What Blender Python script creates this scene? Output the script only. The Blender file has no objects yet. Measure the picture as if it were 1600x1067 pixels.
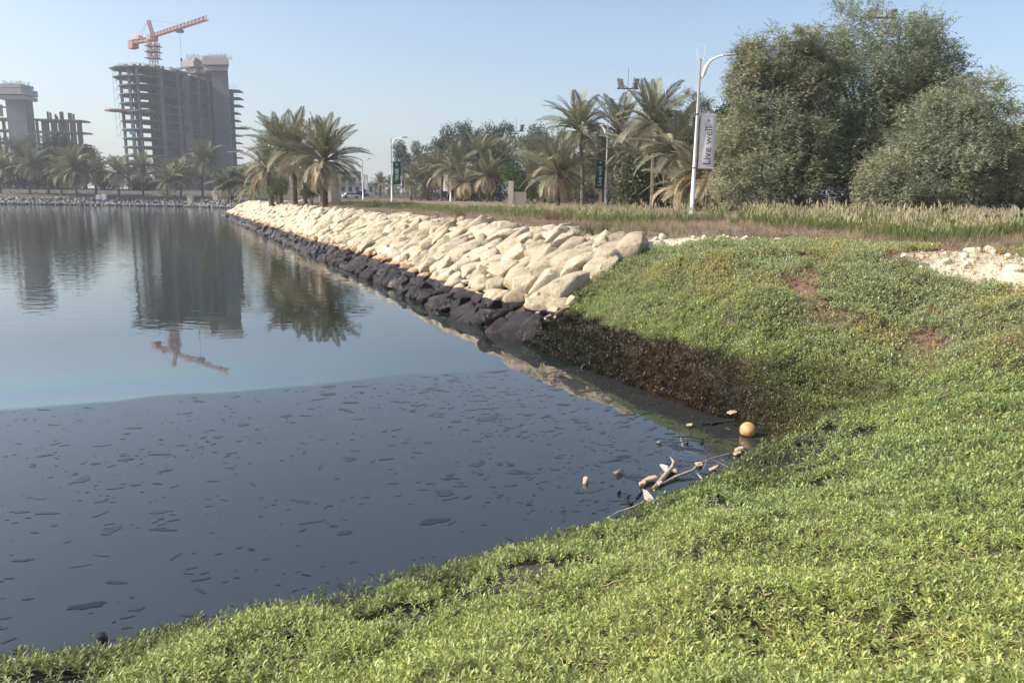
import bpy, bmesh, math, random
import numpy as np
from mathutils import Vector, Matrix, Euler
random.seed(7); RNG = np.random.default_rng(7)
SC = bpy.context.scene
COL = SC.collection
PI = math.pi
rad = math.radians

# ------------------------------------------------------------------ camera
CAM_F, CAM_P, CAM_R, CAM_Z = 1156.0, rad(10.9), rad(.86), 3.5
cd = bpy.data.cameras.new("camera"); cam = bpy.data.objects.new("camera", cd); COL.objects.link(cam)
cd.sensor_width = 36.0; cd.lens = CAM_F / 1600 * 36.0; cd.clip_start = .05; cd.clip_end = 8000
CAM_M = Matrix.Rotation(PI / 2 - CAM_P, 3, 'X') @ Matrix.Rotation(CAM_R, 3, 'Z')
cam.matrix_world = Matrix.Translation((0, 0, CAM_Z)) @ CAM_M.to_4x4()
SC.camera = cam

# ------------------------------------------------------------------ sky and sun
SUN_EL, SUN_AZ = rad(38), rad(-98)          # azimuth from +Y towards +X
w = bpy.data.worlds.new("World"); SC.world = w; w.use_nodes = True
wn = w.node_tree.nodes; wl = w.node_tree.links
bg = wn["Background"]; bg.inputs["Strength"].default_value = 0.148
sky = wn.new("ShaderNodeTexSky"); sky.sky_type = 'NISHITA'; sky.sun_disc = False
sky.sun_elevation = SUN_EL; sky.sun_rotation = SUN_AZ
sky.air_density = 1.0; sky.dust_density = 2.4; sky.ozone_density = 1.4; sky.altitude = 0
wl.new(sky.outputs[0], bg.inputs[0])
sd = bpy.data.lights.new("sun", 'SUN'); sd.energy = 4.7; sd.angle = rad(.55); sd.color = (1.0, .93, .82)
sun = bpy.data.objects.new("sun", sd); COL.objects.link(sun)
sdir = Vector((math.sin(SUN_AZ) * math.cos(SUN_EL), math.cos(SUN_AZ) * math.cos(SUN_EL), math.sin(SUN_EL)))
sun.rotation_euler = sdir.to_track_quat('Z', 'Y').to_euler(); sun.location = (0, 0, 60)
SC.view_settings.view_transform = 'Standard'; SC.view_settings.look = 'None'
SC.view_settings.gamma = 1; SC.view_settings.use_curve_mapping = False
SC.view_settings.exposure = 0.5
SC.cycles.max_bounces = 6; SC.cycles.transparent_max_bounces = 4; SC.cycles.volume_bounces = 0
SC.cycles.diffuse_bounces = 3; SC.cycles.glossy_bounces = 3; SC.cycles.transmission_bounces = 3

# ------------------------------------------------------------------ measuring helpers
def ray(px, py):
    return CAM_M @ Vector(((px - 800) / CAM_F, -(py - 533.5) / CAM_F, -1))
def G(px, py, z=0):
    d = ray(px, py); t = (z - CAM_Z) / d.z
    return Vector((d.x * t, d.y * t, z))
def P(px, py, Y):
    d = ray(px, py); t = Y / d.y
    return Vector((d.x * t, Y, CAM_Z + d.z * t))
def hsh(ix, iy, seed):
    n = (ix.astype(np.int64) * 374761393 + iy.astype(np.int64) * 668265263 + seed * 1442695041) & 0xffffffff
    n = ((n ^ (n >> 13)) * 1274126177) & 0xffffffff
    n = n ^ (n >> 16)
    return (n & 0xffff) / 65535.0
def vn(x, y, s=1.0, seed=0):
    x = np.asarray(x, float) * s; y = np.asarray(y, float) * s
    ix = np.floor(x); iy = np.floor(y); fx = x - ix; fy = y - iy
    fx = fx * fx * (3 - 2 * fx); fy = fy * fy * (3 - 2 * fy)
    a = hsh(ix, iy, seed); b = hsh(ix + 1, iy, seed); c = hsh(ix, iy + 1, seed); d = hsh(ix + 1, iy + 1, seed)
    return (a * (1 - fx) + b * fx) * (1 - fy) + (c * (1 - fx) + d * fx) * fy
def fbm(x, y, s=1.0, seed=0, o=3):
    t = 0; a = 1; n = 0
    for k in range(o):
        t = t + a * vn(x, y, s, seed + k * 17); n += a; a *= .5; s *= 2.03
    return t / n
def sst(a, b, x):
    t = np.clip((np.asarray(x, float) - a) / (b - a), 0, 1); return t * t * (3 - 2 * t)

# ------------------------------------------------------------------ shoreline and terrain height
SHORE = [(-3.9, 4.95), (-3.1, 5.2), (-2.2, 5.7), (-1.37, 6.1), (-.47, 6.55), (.37, 7.1), (1.09, 7.5), (1.6, 7.95), (2.57, 8.85),
         (3.31, 9.65), (4.1, 10.75), (3.95, 11.35), (3.4, 12.0), (2.85, 13.0), (1.94, 14.6), (1.0, 16.4), (.4, 18.1), (-.9, 20.4),
         (-3.44, 26.1), (-7.31, 34.8), (-14.1, 49.2), (-26.0, 75.4), (-35.4, 95.6), (-47.4, 122), (-49, 128), (-46, 140), (-50, 168),
         (-66, 190), (-78, 200), (-92, 209), (-117, 210), (-135, 206), (-170, 203), (-260, 212), (-420, 250), (-500, 120),
         (-420, -60), (-200, -90), (-70, -46), (-22, -12), (-9, .6), (-5.4, 4.0)]
SH = np.array(SHORE)
def sdf(x, y):
    x = np.asarray(x, float); y = np.asarray(y, float); sh = x.shape
    x = x.ravel(); y = y.ravel(); best = np.full(x.shape, 1e9); inside = np.zeros(x.shape, bool)
    A = SH; B = np.roll(SH, -1, 0)
    for (ax, ay), (bx, by) in zip(A, B):
        dx, dy = bx - ax, by - ay; t = np.clip(((x - ax) * dx + (y - ay) * dy) / (dx * dx + dy * dy), 0, 1)
        best = np.minimum(best, (x - ax - t * dx) ** 2 + (y - ay - t * dy) ** 2)
        if ay != by:
            c = ((ay > y) != (by > y)) & (x < (bx - ax) * (y - ay) / (by - ay) + ax); inside ^= c
    d = np.sqrt(best)
    return np.where(inside, -d, d).reshape(sh)
def kslope(x, y):
    a = np.degrees(np.arctan2(np.asarray(y, float) - 11.0, np.asarray(x, float) - 4.0))
    return np.interp(a, [-180, -60, -20, 10, 40, 60, 80, 180], [.30, .33, .34, .34, .345, .43, .58, .60])
def H(x, y, s=None):
    x = np.asarray(x, float); y = np.asarray(y, float)
    if s is None: s = sdf(x, y)
    k = kslope(x, y)
    top = 2.35 + .55 * sst(5, 24, s)
    far = sst(150, 200, y)
    k = k * (1 - far) + .28 * far
    top = top + far * 2.0 * sst(8, 60, s)
    z = k * s
    z = np.where(s > 0, top - np.logaddexp(0, (top - z) * 3.2) / 3.2 + 0 * z, np.maximum(-1.3, .55 * s))
    z = np.where(s > 0, np.where(top - k * s > 8, k * s, top - np.logaddexp(0, (top - k * s) * 3.2) / 3.2), z)
    # lumpy plant mounds on the slope in front
    near = (1 - sst(22, 34, y)) * sst(.0, .7, s) * (1 - sst(5.5, 8, s)) * sst(0.2, 1.5, x + .46 * (y - 18) + 60 * (y < 10.9))
    z = z + near * ((fbm(x + .6 * y, y - .5 * x, .8, 3, 2) - .5) * .42 + (fbm(x, y, 2.2, 9, 2) - .5) * .16)
    z = z + sst(1, 6, s) * (fbm(x, y, .18, 21, 2) - .5) * .25
    return z

HT = .8 * 1.004 ** np.arange(1620)
def hit(px, py):
    d = ray(px, py); below = CAM_Z + d.z * HT < H(d.x * HT, d.y * HT); t = float(HT[int(np.argmax(below))]) if below.any() else 500.0
    return Vector((d.x * t, d.y * t, float(H(d.x * t, d.y * t))))
def mat_limit(x, y):
    a = np.degrees(np.arctan2(y - 11.0, x - 4.0))
    return np.interp(a, [-180, -5, 25, 40, 51, 64, 72, 86, 95, 180], [30, 30, 13, 9.6, 9.6, 8.9, 6.9, 5.6, 5.2, 5.2])
# ------------------------------------------------------------------ materials
MATS = {}
def mat(name, color=(.5, .5, .5), rough=.7, metal=0, var=.25, scale=6, bump=0, bscale=30, trans=0, spec=.5, tint=None, objvar=0):
    if name in MATS: return MATS[name]
    m = bpy.data.materials.new(name); m.use_nodes = True; MATS[name] = m
    n = m.node_tree.nodes; l = m.node_tree.links; b = n["Principled BSDF"]
    b.inputs["Roughness"].default_value = rough; b.inputs["Metallic"].default_value = metal
    b.inputs["Specular IOR Level"].default_value = spec
    g = n.new("ShaderNodeNewGeometry")
    if tint:
        a = n.new("ShaderNodeAttribute"); a.attribute_name = tint; base = a.outputs["Color"]
    else:
        a = n.new("ShaderNodeRGB"); a.outputs[0].default_value = (*color, 1); base = a.outputs[0]
    tx = n.new("ShaderNodeTexNoise"); tx.inputs["Scale"].default_value = scale; tx.inputs["Detail"].default_value = 5
    l.new(g.outputs["Position"], tx.inputs["Vector"])
    mr = n.new("ShaderNodeMapRange"); mr.inputs[1].default_value = .25; mr.inputs[2].default_value = .75
    mr.inputs[3].default_value = 1 - var; mr.inputs[4].default_value = 1 + var; l.new(tx.outputs["Fac"], mr.inputs[0])
    fac = mr.outputs[0]
    if objvar:
        oi = n.new("ShaderNodeObjectInfo"); m2 = n.new("ShaderNodeMapRange")
        m2.inputs[3].default_value = 1 - objvar; m2.inputs[4].default_value = 1 + objvar; l.new(oi.outputs["Random"], m2.inputs[0])
        mu = n.new("ShaderNodeMath"); mu.operation = 'MULTIPLY'; l.new(fac, mu.inputs[0]); l.new(m2.outputs[0], mu.inputs[1]); fac = mu.outputs[0]
    v = n.new("ShaderNodeVectorMath"); v.operation = 'SCALE'; l.new(base, v.inputs[0]); l.new(fac, v.inputs["Scale"])
    l.new(v.outputs[0], b.inputs["Base Color"]); m["c"] = 1
    if bump:
        t2 = n.new("ShaderNodeTexNoise"); t2.inputs["Scale"].default_value = bscale; t2.inputs["Detail"].default_value = 6
        l.new(g.outputs["Position"], t2.inputs["Vector"])
        bp = n.new("ShaderNodeBump"); bp.inputs["Strength"].default_value = 1; bp.inputs["Distance"].default_value = bump
        l.new(t2.outputs["Fac"], bp.inputs["Height"]); l.new(bp.outputs[0], b.inputs["Normal"])
    if trans:
        tr = n.new("ShaderNodeBsdfTranslucent"); l.new(v.outputs[0], tr.inputs[0])
        mx = n.new("ShaderNodeMixShader"); mx.inputs[0].default_value = trans
        o = n["Material Output"]; l.new(b.outputs[0], mx.inputs[1]); l.new(tr.outputs[0], mx.inputs[2]); l.new(mx.outputs[0], o.inputs[0])
    return m
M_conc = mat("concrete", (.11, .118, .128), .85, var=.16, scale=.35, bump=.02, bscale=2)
M_concd = mat("shaded_concrete", (.045, .045, .048), .9, var=.2, scale=.4)  # darker copy of concrete, shade of the open floors put into its colour
M_cap = mat("pale_concrete", (.30, .295, .28), .85, var=.08, scale=.4)
M_scaf = mat("scaffold_steel", (.16, .13, .11), .7, var=.2)
M_rust = mat("rusty_formwork", (.22, .12, .08), .8, var=.3, scale=1)
M_crane = mat("crane_red_paint", (.43, .18, .13), .6, var=.12)
M_cranew = mat("crane_pale_paint", (.7, .68, .62), .5, var=.1)
M_pole = mat("white_pole_paint", (.78, .78, .75), .4, var=.04)
M_metal = mat("dark_metal", (.06, .06, .065), .5, metal=.5, var=.1)
M_green = mat("green_banner_cloth", (.010, .085, .085), .75, var=.08, trans=.2)
M_white = mat("white_banner_cloth", (.82, .79, .80), .75, var=.04, trans=.25)
M_ink = mat("banner_ink", (.05, .06, .10), .8, var=0)
M_inkw = mat("banner_white_ink", (.75, .78, .75), .8, var=0)
M_inkb = mat("banner_blue_ink", (.22, .30, .36), .8, var=0)
M_trunk = mat("palm_bark", (.13, .10, .075), .9, var=.35, scale=5, bump=.03, bscale=12)
M_bark = mat("tree_bark", (.10, .08, .06), .9, var=.3, scale=6)
M_frond = mat("palm_frond", (.20, .198, .12), .55, var=.25, scale=1.2, trans=.22, objvar=.3)
M_frondy = mat("palm_frond_dry", (.42, .35, .22), .65, var=.25, scale=1.2, trans=.2, objvar=.25)
M_leaf = mat("tree_leaves", rough=.6, var=.22, scale=1.3, tint="tint", trans=.28, spec=.3)
M_ground_leaf = mat("succulent_leaves", rough=.42, var=.15, scale=3, tint="tint", trans=.33, spec=.4)
M_grass = mat("grass_blades", rough=.6, var=.15, scale=2, tint="tint", trans=.3, spec=.3)
M_chalk = mat("chalky_stone", (.60, .53, .40), .85, var=.18, scale=5, bump=.02, bscale=25)
M_wood = mat("bleached_wood", (.42, .34, .24), .75, var=.3, scale=25, bump=.004, bscale=90)
M_woodd = mat("oily_wood", (.05, .042, .035), .35, var=.4, scale=25, bump=.004, bscale=60)
M_oilrock = mat("oily_black_rock", (.018, .017, .018), .32, var=.3, scale=20, bump=.008, bscale=40)
M_wall = mat("cream_wall", (.56, .50, .38), .8, var=.06, scale=2)
M_wallg = mat("grey_wall", (.33, .33, .34), .8, var=.08, scale=2)
M_glass = mat("dark_window", (.03, .04, .05), .15, var=.1)
M_car = mat("white_car_paint", (.7, .7, .7), .3, var=.02)
M_carb = mat("blue_car_paint", (.04, .07, .16), .3, var=.02)
M_tyre = mat("tyre_rubber", (.02, .02, .02), .8, var=.1)

def grey_pix(): pass
# rock: chalky above the old level, a rusty seam, tar below
def rock_material():
    m = bpy.data.materials.new("limestone_with_tar_line"); m.use_nodes = True
    n = m.node_tree.nodes; l = m.node_tree.links; b = n["Principled BSDF"]
    g = n.new("ShaderNodeNewGeometry"); oi = n.new("ShaderNodeObjectInfo")
    sp = n.new("ShaderNodeSeparateXYZ"); l.new(g.outputs["Position"], sp.inputs[0])
    nz = n.new("ShaderNodeTexNoise"); nz.inputs["Scale"].default_value = 1.6; nz.inputs["Detail"].default_value = 3; l.new(g.outputs["Position"], nz.inputs[0])
    hz = n.new("ShaderNodeMath"); hz.operation = 'MULTIPLY_ADD'; hz.inputs[1].default_value = .16; l.new(nz.outputs["Fac"], hz.inputs[0]); l.new(sp.outputs[2], hz.inputs[2])
    n1 = n.new("ShaderNodeTexNoise"); n1.inputs["Scale"].default_value = 3.5; n1.inputs["Detail"].default_value = 8; n1.inputs["Roughness"].default_value = .65; l.new(g.outputs["Position"], n1.inputs[0])
    cr = n.new("ShaderNodeValToRGB"); e = cr.color_ramp.elements
    e[0].position = .30; e[0].color = (.30, .22, .14, 1); e[1].position = .60; e[1].color = (.67, .58, .43, 1)
    x = e.new(.43); x.color = (.56, .455, .305, 1)
    l.new(n1.outputs["Fac"], cr.inputs[0])
    at = n.new("ShaderNodeAttribute"); at.attribute_name = "tint"
    # per stone variation
    mr = n.new("ShaderNodeMapRange"); mr.inputs[3].default_value = .66; mr.inputs[4].default_value = 1.10; l.new(oi.outputs["Random"], mr.inputs[0])
    sc = n.new("ShaderNodeVectorMath"); sc.operation = 'SCALE'; l.new(cr.outputs[0], sc.inputs[0]); l.new(mr.outputs[0], sc.inputs["Scale"])
    vo = n.new("ShaderNodeTexVoronoi"); vo.inputs["Scale"].default_value = 9; l.new(g.outputs["Position"], vo.inputs[0])
    pit = n.new("ShaderNodeMapRange"); pit.inputs[1].default_value = .05; pit.inputs[2].default_value = .22; pit.inputs[3].default_value = .62; l.new(vo.outputs["Distance"], pit.inputs[0])
    sc2 = n.new("ShaderNodeVectorMath"); sc2.operation = 'SCALE'; l.new(sc.outputs[0], sc2.inputs[0]); l.new(pit.outputs[0], sc2.inputs["Scale"])
    # rust seam
    r1 = n.new("ShaderNodeMapRange"); r1.inputs[1].default_value = .98; r1.inputs[2].default_value = .78; l.new(hz.outputs[0], r1.inputs[0])
    rn = n.new("ShaderNodeMapRange"); rn.inputs[1].default_value = .45; rn.inputs[2].default_value = .6; l.new(n1.outputs["Fac"], rn.inputs[0])
    yr = n.new("ShaderNodeMapRange"); yr.inputs[1].default_value = 22; yr.inputs[2].default_value = 34; yr.inputs[3].default_value = .25; yr.inputs[4].default_value = .9; l.new(sp.outputs[1], yr.inputs[0])
    rm = n.new("ShaderNodeMath"); rm.operation = 'MULTIPLY'; l.new(r1.outputs[0], rm.inputs[0]); l.new(yr.outputs[0], rm.inputs[1])
    mx1 = n.new("ShaderNodeMixRGB"); mx1.inputs[2].default_value = (.40, .20, .07, 1); l.new(rm.outputs[0], mx1.inputs[0]); l.new(sc2.outputs[0], mx1.inputs[1])
    # tar
    t1 = n.new("ShaderNodeMapRange"); t1.inputs[1].default_value = .80; t1.inputs[2].default_value = .765; l.new(hz.outputs[0], t1.inputs[0])
    tc = n.new("ShaderNodeValToRGB"); te = tc.color_ramp.elements
    te[0].position = .38; te[0].color = (.006, .006, .007, 1); te[1].position = .66; te[1].color = (.045, .028, .028, 1); l.new(n1.outputs["Fac"], tc.inputs[0])
    tm = n.new("ShaderNodeMapRange"); tm.inputs[3].default_value = .35; tm.inputs[4].default_value = 1.7; l.new(oi.outputs["Random"], tm.inputs[0])
    ts = n.new("ShaderNodeVectorMath"); ts.operation = 'SCALE'; l.new(tc.outputs[0], ts.inputs[0]); l.new(tm.outputs[0], ts.inputs["Scale"])
    mx2 = n.new("ShaderNodeMixRGB"); l.new(t1.outputs[0], mx2.inputs[0]); l.new(mx1.outputs[0], mx2.inputs[1]); l.new(ts.outputs[0], mx2.inputs[2])
    l.new(mx2.outputs[0], b.inputs["Base Color"])
    rr = n.new("ShaderNodeMapRange"); rr.inputs[3].default_value = .88; rr.inputs[4].default_value = .24; l.new(t1.outputs[0], rr.inputs[0]); l.new(rr.outputs[0], b.inputs["Roughness"])
    b.inputs["Specular IOR Level"].default_value = .45
    bn = n.new("ShaderNodeTexNoise"); bn.inputs["Scale"].default_value = 8; bn.inputs["Detail"].default_value = 8; bn.inputs["Roughness"].default_value = .7; l.new(g.outputs["Position"], bn.inputs[0])
    bp = n.new("ShaderNodeBump"); bp.inputs["Distance"].default_value = .11; bp.inputs["Strength"].default_value = 1; l.new(bn.outputs["Fac"], bp.inputs["Height"]); l.new(bp.outputs[0], b.inputs["Normal"])
    return m
M_rock = rock_material()

def ground_material():
    m = bpy.data.materials.new("earth"); m.use_nodes = True
    n = m.node_tree.nodes; l = m.node_tree.links; b = n["Principled BSDF"]; b.inputs["Roughness"].default_value = .92
    g = n.new("ShaderNodeNewGeometry"); a = n.new("ShaderNodeAttribute"); a.attribute_name = "tint"
    t = n.new("ShaderNodeTexNoise"); t.inputs["Scale"].default_value = 5; t.inputs["Detail"].default_value = 9; t.inputs["Roughness"].default_value = .7; l.new(g.outputs["Position"], t.inputs[0])
    mr = n.new("ShaderNodeMapRange"); mr.inputs[1].default_value = .3; mr.inputs[2].default_value = .7; mr.inputs[3].default_value = .6; mr.inputs[4].default_value = 1.35; l.new(t.outputs["Fac"], mr.inputs[0])
    v = n.new("ShaderNodeVectorMath"); v.operation = 'SCALE'; l.new(a.outputs["Color"], v.inputs[0]); l.new(mr.outputs[0], v.inputs["Scale"]); l.new(v.outputs[0], b.inputs["Base Color"])
    t2 = n.new("ShaderNodeTexNoise"); t2.inputs["Scale"].default_value = 22; t2.inputs["Detail"].default_value = 6; l.new(g.outputs["Position"], t2.inputs[0])
    bp = n.new("ShaderNodeBump"); bp.inputs["Distance"].default_value = .04; l.new(t2.outputs["Fac"], bp.inputs["Height"]); l.new(bp.outputs[0], b.inputs["Normal"])
    return m
M_ground = ground_material()

def water_material():
    m = bpy.data.materials.new("oily_water"); m.use_nodes = True
    n = m.node_tree.nodes; l = m.node_tree.links; b = n["Principled BSDF"]
    g = n.new("ShaderNodeNewGeometry"); sp = n.new("ShaderNodeSeparateXYZ"); l.new(g.outputs["Position"], sp.inputs[0])
    def M(op, a=None, b_=None, c=None):
        q = n.new("ShaderNodeMath"); q.operation = op
        for i, v in enumerate((a, b_, c)):
            if v is None: continue
            if isinstance(v, (int, float)): q.inputs[i].default_value = v
            else: l.new(v, q.inputs[i])
        return q.outputs[0]
    wob = n.new("ShaderNodeTexNoise"); wob.inputs["Scale"].default_value = .35; wob.inputs["Detail"].default_value = 2; l.new(g.outputs["Position"], wob.inputs[0])
    wob2 = n.new("ShaderNodeTexNoise"); wob2.inputs["Scale"].default_value = 1.1; wob2.inputs["Detail"].default_value = 3; l.new(g.outputs["Position"], wob2.inputs[0])
    # edge of the thick slick: Y = 15.35 + .445*X for X<0, bending flat by the bank
    X = sp.outputs[0]; Y = sp.outputs[1]
    line = M('ADD', M('MULTIPLY_ADD', M('MINIMUM', X, .3), .44, 15.3), M('MULTIPLY', M('SUBTRACT', wob.outputs["Fac"], .5), 1.4))
    dist = M('SUBTRACT', Y, line)                       # >0: thin sheen, <0: thick slick
    e = n.new("ShaderNodeMapRange"); e.interpolation_type = 'SMOOTHSTEP'; e.inputs[1].default_value = -.10; e.inputs[2].default_value = .16; l.new(dist, e.inputs[0])
    sheen = e.outputs[0]
    near = n.new("ShaderNodeMapRange"); near.inputs[1].default_value = 7; near.inputs[2].default_value = 0; l.new(dist, near.inputs[0])
    xb = n.new("ShaderNodeMapRange"); xb.interpolation_type = 'SMOOTHSTEP'; xb.inputs[1].default_value = 1.2; xb.inputs[2].default_value = -3.0; l.new(X, xb.inputs[0])
    bank_fade = n.new("ShaderNodeMapRange"); bank_fade.interpolation_type = 'SMOOTHSTEP'; bank_fade.inputs[1].default_value = .6; bank_fade.inputs[2].default_value = -7.5; l.new(M('MULTIPLY_ADD', dist, .44, X), bank_fade.inputs[0])
    band = M('MULTIPLY', M('MULTIPLY', near.outputs[0], sheen), bank_fade.outputs[0])
    ior = M('ADD', M('MULTIPLY', sheen, .42), M('MULTIPLY_ADD', band, .45, 1.69))
    l.new(ior, b.inputs["IOR"])
    cm = n.new("ShaderNodeMixRGB"); cm.inputs[1].default_value = (.029, .032, .032, 1); cm.inputs[2].default_value = (.016, .022, .019, 1); l.new(sheen, cm.inputs[0])
    cm2 = n.new("ShaderNodeMixRGB"); cm2.inputs[2].default_value = (.10, .165, .172, 1); l.new(cm.outputs[0], cm2.inputs[1]); l.new(M('MULTIPLY', band, .8), cm2.inputs[0])  # pale reflective sheen beside the slick edge, painted into the base colour
    l.new(cm2.outputs[0], b.inputs["Base Color"])
    b.inputs["Roughness"].default_value = .02
    # thin film colours
    ph = M('ADD', M('MULTIPLY', M('SQRT', M('MAXIMUM', dist, .001)), 3.2), M('ADD', M('MULTIPLY', wob2.outputs["Fac"], 2.2), M('MULTIPLY', wob.outputs["Fac"], 5.0)))
    cc = n.new("ShaderNodeCombineXYZ")
    for k_, (off, amp) in enumerate(((0.0, .20), (1.6, .16), (4.2, .10))):
        l.new(M('ADD', M('MULTIPLY', M('MULTIPLY', M('SINE', M('ADD', M('MULTIPLY', ph, 1.5), off)), band), amp), .98), cc.inputs[k_])
    l.new(cc.outputs[0], b.inputs["Specular Tint"])
    # ripples, only beyond the slick
    mp = n.new("ShaderNodeMapping"); mp.inputs["Scale"].default_value = (1.0, 1.5, 1); mp.inputs["Rotation"].default_value = (0, 0, .35); l.new(g.outputs["Position"], mp.inputs[0])
    r1 = n.new("ShaderNodeTexNoise"); r1.inputs["Scale"].default_value = 1.5; r1.inputs["Detail"].default_value = 2; l.new(mp.outputs[0], r1.inputs[0])
    fd = n.new("ShaderNodeMapRange"); fd.inputs[1].default_value = 4; fd.inputs[2].default_value = 26; fd.inputs[3].default_value = .04; fd.inputs[4].default_value = .6; l.new(dist, fd.inputs[0])
    bp = n.new("ShaderNodeBump"); bp.inputs["Distance"].default_value = .022; l.new(r1.outputs["Fac"], bp.inputs["Height"]); l.new(M('MULTIPLY', fd.outputs[0], .9), bp.inputs["Strength"])
    l.new(bp.outputs[0], b.inputs["Normal"])
    return m
M_water = water_material()
def film_material():
    m = bpy.data.materials.new("dull_oil_film"); m.use_nodes = True
    n = m.node_tree.nodes; l = m.node_tree.links; b = n["Principled BSDF"]
    a = n.new("ShaderNodeAttribute"); a.attribute_name = "tint"; l.new(a.outputs["Color"], b.inputs["Base Color"])
    b.inputs["Roughness"].default_value = .2; b.inputs["IOR"].default_value = 1.45
    g = n.new("ShaderNodeNewGeometry"); t = n.new("ShaderNodeTexNoise"); t.inputs["Scale"].default_value = 35; t.inputs["Detail"].default_value = 4; l.new(g.outputs["Position"], t.inputs[0])
    bp = n.new("ShaderNodeBump"); bp.inputs["Distance"].default_value = .002; l.new(t.outputs["Fac"], bp.inputs["Height"]); l.new(bp.outputs[0], b.inputs["Normal"])
    return m
M_film = film_material()

# ------------------------------------------------------------------ mesh helpers
def link(name, me, parent=None):
    o = bpy.data.objects.new(name, me); COL.objects.link(o)
    if parent: o.parent = parent
    return o
def np_mesh(name, V, T, material, tint=None, smooth=False, quads=False):
    V = np.asarray(V, np.float32); T = np.asarray(T, np.int32); k = T.shape[1]
    me = bpy.data.meshes.new(name); me.vertices.add(len(V)); me.vertices.foreach_set("co", V.ravel())
    me.loops.add(T.size); me.loops.foreach_set("vertex_index", T.ravel())
    me.polygons.add(len(T)); me.polygons.foreach_set("loop_start", np.arange(0, T.size, k, dtype=np.int32))
    try: me.polygons.foreach_set("loop_total", np.full(len(T), k, np.int32))
    except Exception: pass
    if smooth: me.polygons.foreach_set("use_smooth", np.ones(len(T), bool))
    me.update(calc_edges=True)
    if tint is not None:
        a = me.color_attributes.new("tint", 'FLOAT_COLOR', 'POINT')
        c = np.ones((len(V), 4), np.float32); c[:, :3] = tint; a.data.foreach_set("color", c.ravel())
    if material: me.materials.append(material)
    return me
def tag(o, label=None, cat=None, group=None, kind=None):
    if label: o["label"] = label
    if cat: o["category"] = cat
    if group: o["group"] = group
    if kind: o["kind"] = kind
    return o
def empty(name, loc=(0, 0, 0), rz=0, **k):
    o = bpy.data.objects.new(name, None); COL.objects.link(o); o.location = loc; o.rotation_euler = (0, 0, rz)
    o.empty_display_size = .2
    return tag(o, **k)
class MB:
    def __init__(s): s.v = []; s.f = []
    def box(s, c, d, rz=0):
        cx, cy, cz = c; a, b, e = d[0] / 2, d[1] / 2, d[2] / 2; k = len(s.v); cs, sn = math.cos(rz), math.sin(rz)
        for z in (-e, e):
            for x, y in ((-a, -b), (a, -b), (a, b), (-a, b)): s.v.append((cx + x * cs - y * sn, cy + x * sn + y * cs, cz + z))
        s.f += [tuple(k + i for i in q) for q in ((3, 2, 1, 0), (4, 5, 6, 7), (0, 1, 5, 4), (1, 2, 6, 5), (2, 3, 7, 6), (3, 0, 4, 7))]
        return s
    def tube(s, pts, r, n=6, caps=True):
        pts = [Vector(p) for p in pts]; rs = r if isinstance(r, (list, tuple)) else [r] * len(pts); k = len(s.v)
        up = Vector((0, 0, 1))
        for i, p in enumerate(pts):
            t = (pts[min(i + 1, len(pts) - 1)] - pts[max(i - 1, 0)]).normalized()
            u = t.cross(up if abs(t.z) < .95 else Vector((1, 0, 0))).normalized(); v = t.cross(u)
            for j in range(n):
                a = 2 * PI * j / n; q = p + (u * math.cos(a) + v * math.sin(a)) * rs[i]; s.v.append(tuple(q))
        for i in range(len(pts) - 1):
            for j in range(n):
                a = k + i * n + j; b = k + i * n + (j + 1) % n; s.f.append((a, b, b + n, a + n))
        if caps: s.f.append(tuple(k + j for j in range(n))); s.f.append(tuple(k + (len(pts) - 1) * n + j for j in reversed(range(n))))
        return s
    def prism(s, poly, z0, z1):
        k = len(s.v); n = len(poly)
        for z in (z0, z1):
            for x, y in poly: s.v.append((x, y, z))
        s.f.append(tuple(k + i for i in reversed(range(n)))); s.f.append(tuple(k + n + i for i in range(n)))
        for i in range(n):
            j = (i + 1) % n; s.f.append((k + i, k + j, k + n + j, k + n + i))
        return s
    def mesh(s, name, m, smooth=False):
        me = bpy.data.meshes.new(name); me.from_pydata(s.v, [], s.f); me.materials.append(m)
        if smooth: me.polygons.foreach_set("use_smooth", np.ones(len(me.polygons), bool))
        me.update(); return me
    def build(s, name, m, parent=None, smooth=False):
        return link(name, s.mesh(name, m, smooth), parent)
def rotmats(az, tilt, roll=None):
    """stack of matrices: tilt away from +Z towards azimuth az, spun by roll"""
    az = np.asarray(az); tilt = np.asarray(tilt); roll = np.zeros_like(az) if roll is None else roll
    def Rz(a):
        m = np.zeros((len(a), 3, 3)); c, s = np.cos(a), np.sin(a); m[:, 0, 0] = c; m[:, 0, 1] = -s; m[:, 1, 0] = s; m[:, 1, 1] = c; m[:, 2, 2] = 1; return m
    def Ry(a):
        m = np.zeros((len(a), 3, 3)); c, s = np.cos(a), np.sin(a); m[:, 0, 0] = c; m[:, 0, 2] = s; m[:, 2, 0] = -s; m[:, 2, 2] = c; m[:, 1, 1] = 1; return m
    return Rz(az) @ Ry(tilt) @ Rz(roll)
def scatter(protos, pos, rot, scl, tint, pick=None):
    """protos: list of (V, T, C) ; returns joined arrays"""
    M = len(pos); pick = RNG.integers(0, len(protos), M) if pick is None else pick
    Vs, Ts, Cs = [], [], []; off = 0
    for i, (V, T, C) in enumerate(protos):
        k = np.where(pick == i)[0]
        if not len(k): continue
        s = scl[k]; s = s[:, None, None] if s.ndim == 1 else s[:, None, :]
        W = np.einsum('mij,mnj->mni', rot[k], V[None] * s) + pos[k][:, None, :]
        Vs.append(W.reshape(-1, 3)); Ts.append((T[None] + (off + np.arange(len(k)) * len(V))[:, None, None]).reshape(-1, 3))
        Cs.append((C[None] * tint[k][:, None, :]).reshape(-1, 3)); off += len(k) * len(V)
    return np.concatenate(Vs), np.concatenate(Ts), np.concatenate(Cs)

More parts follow.
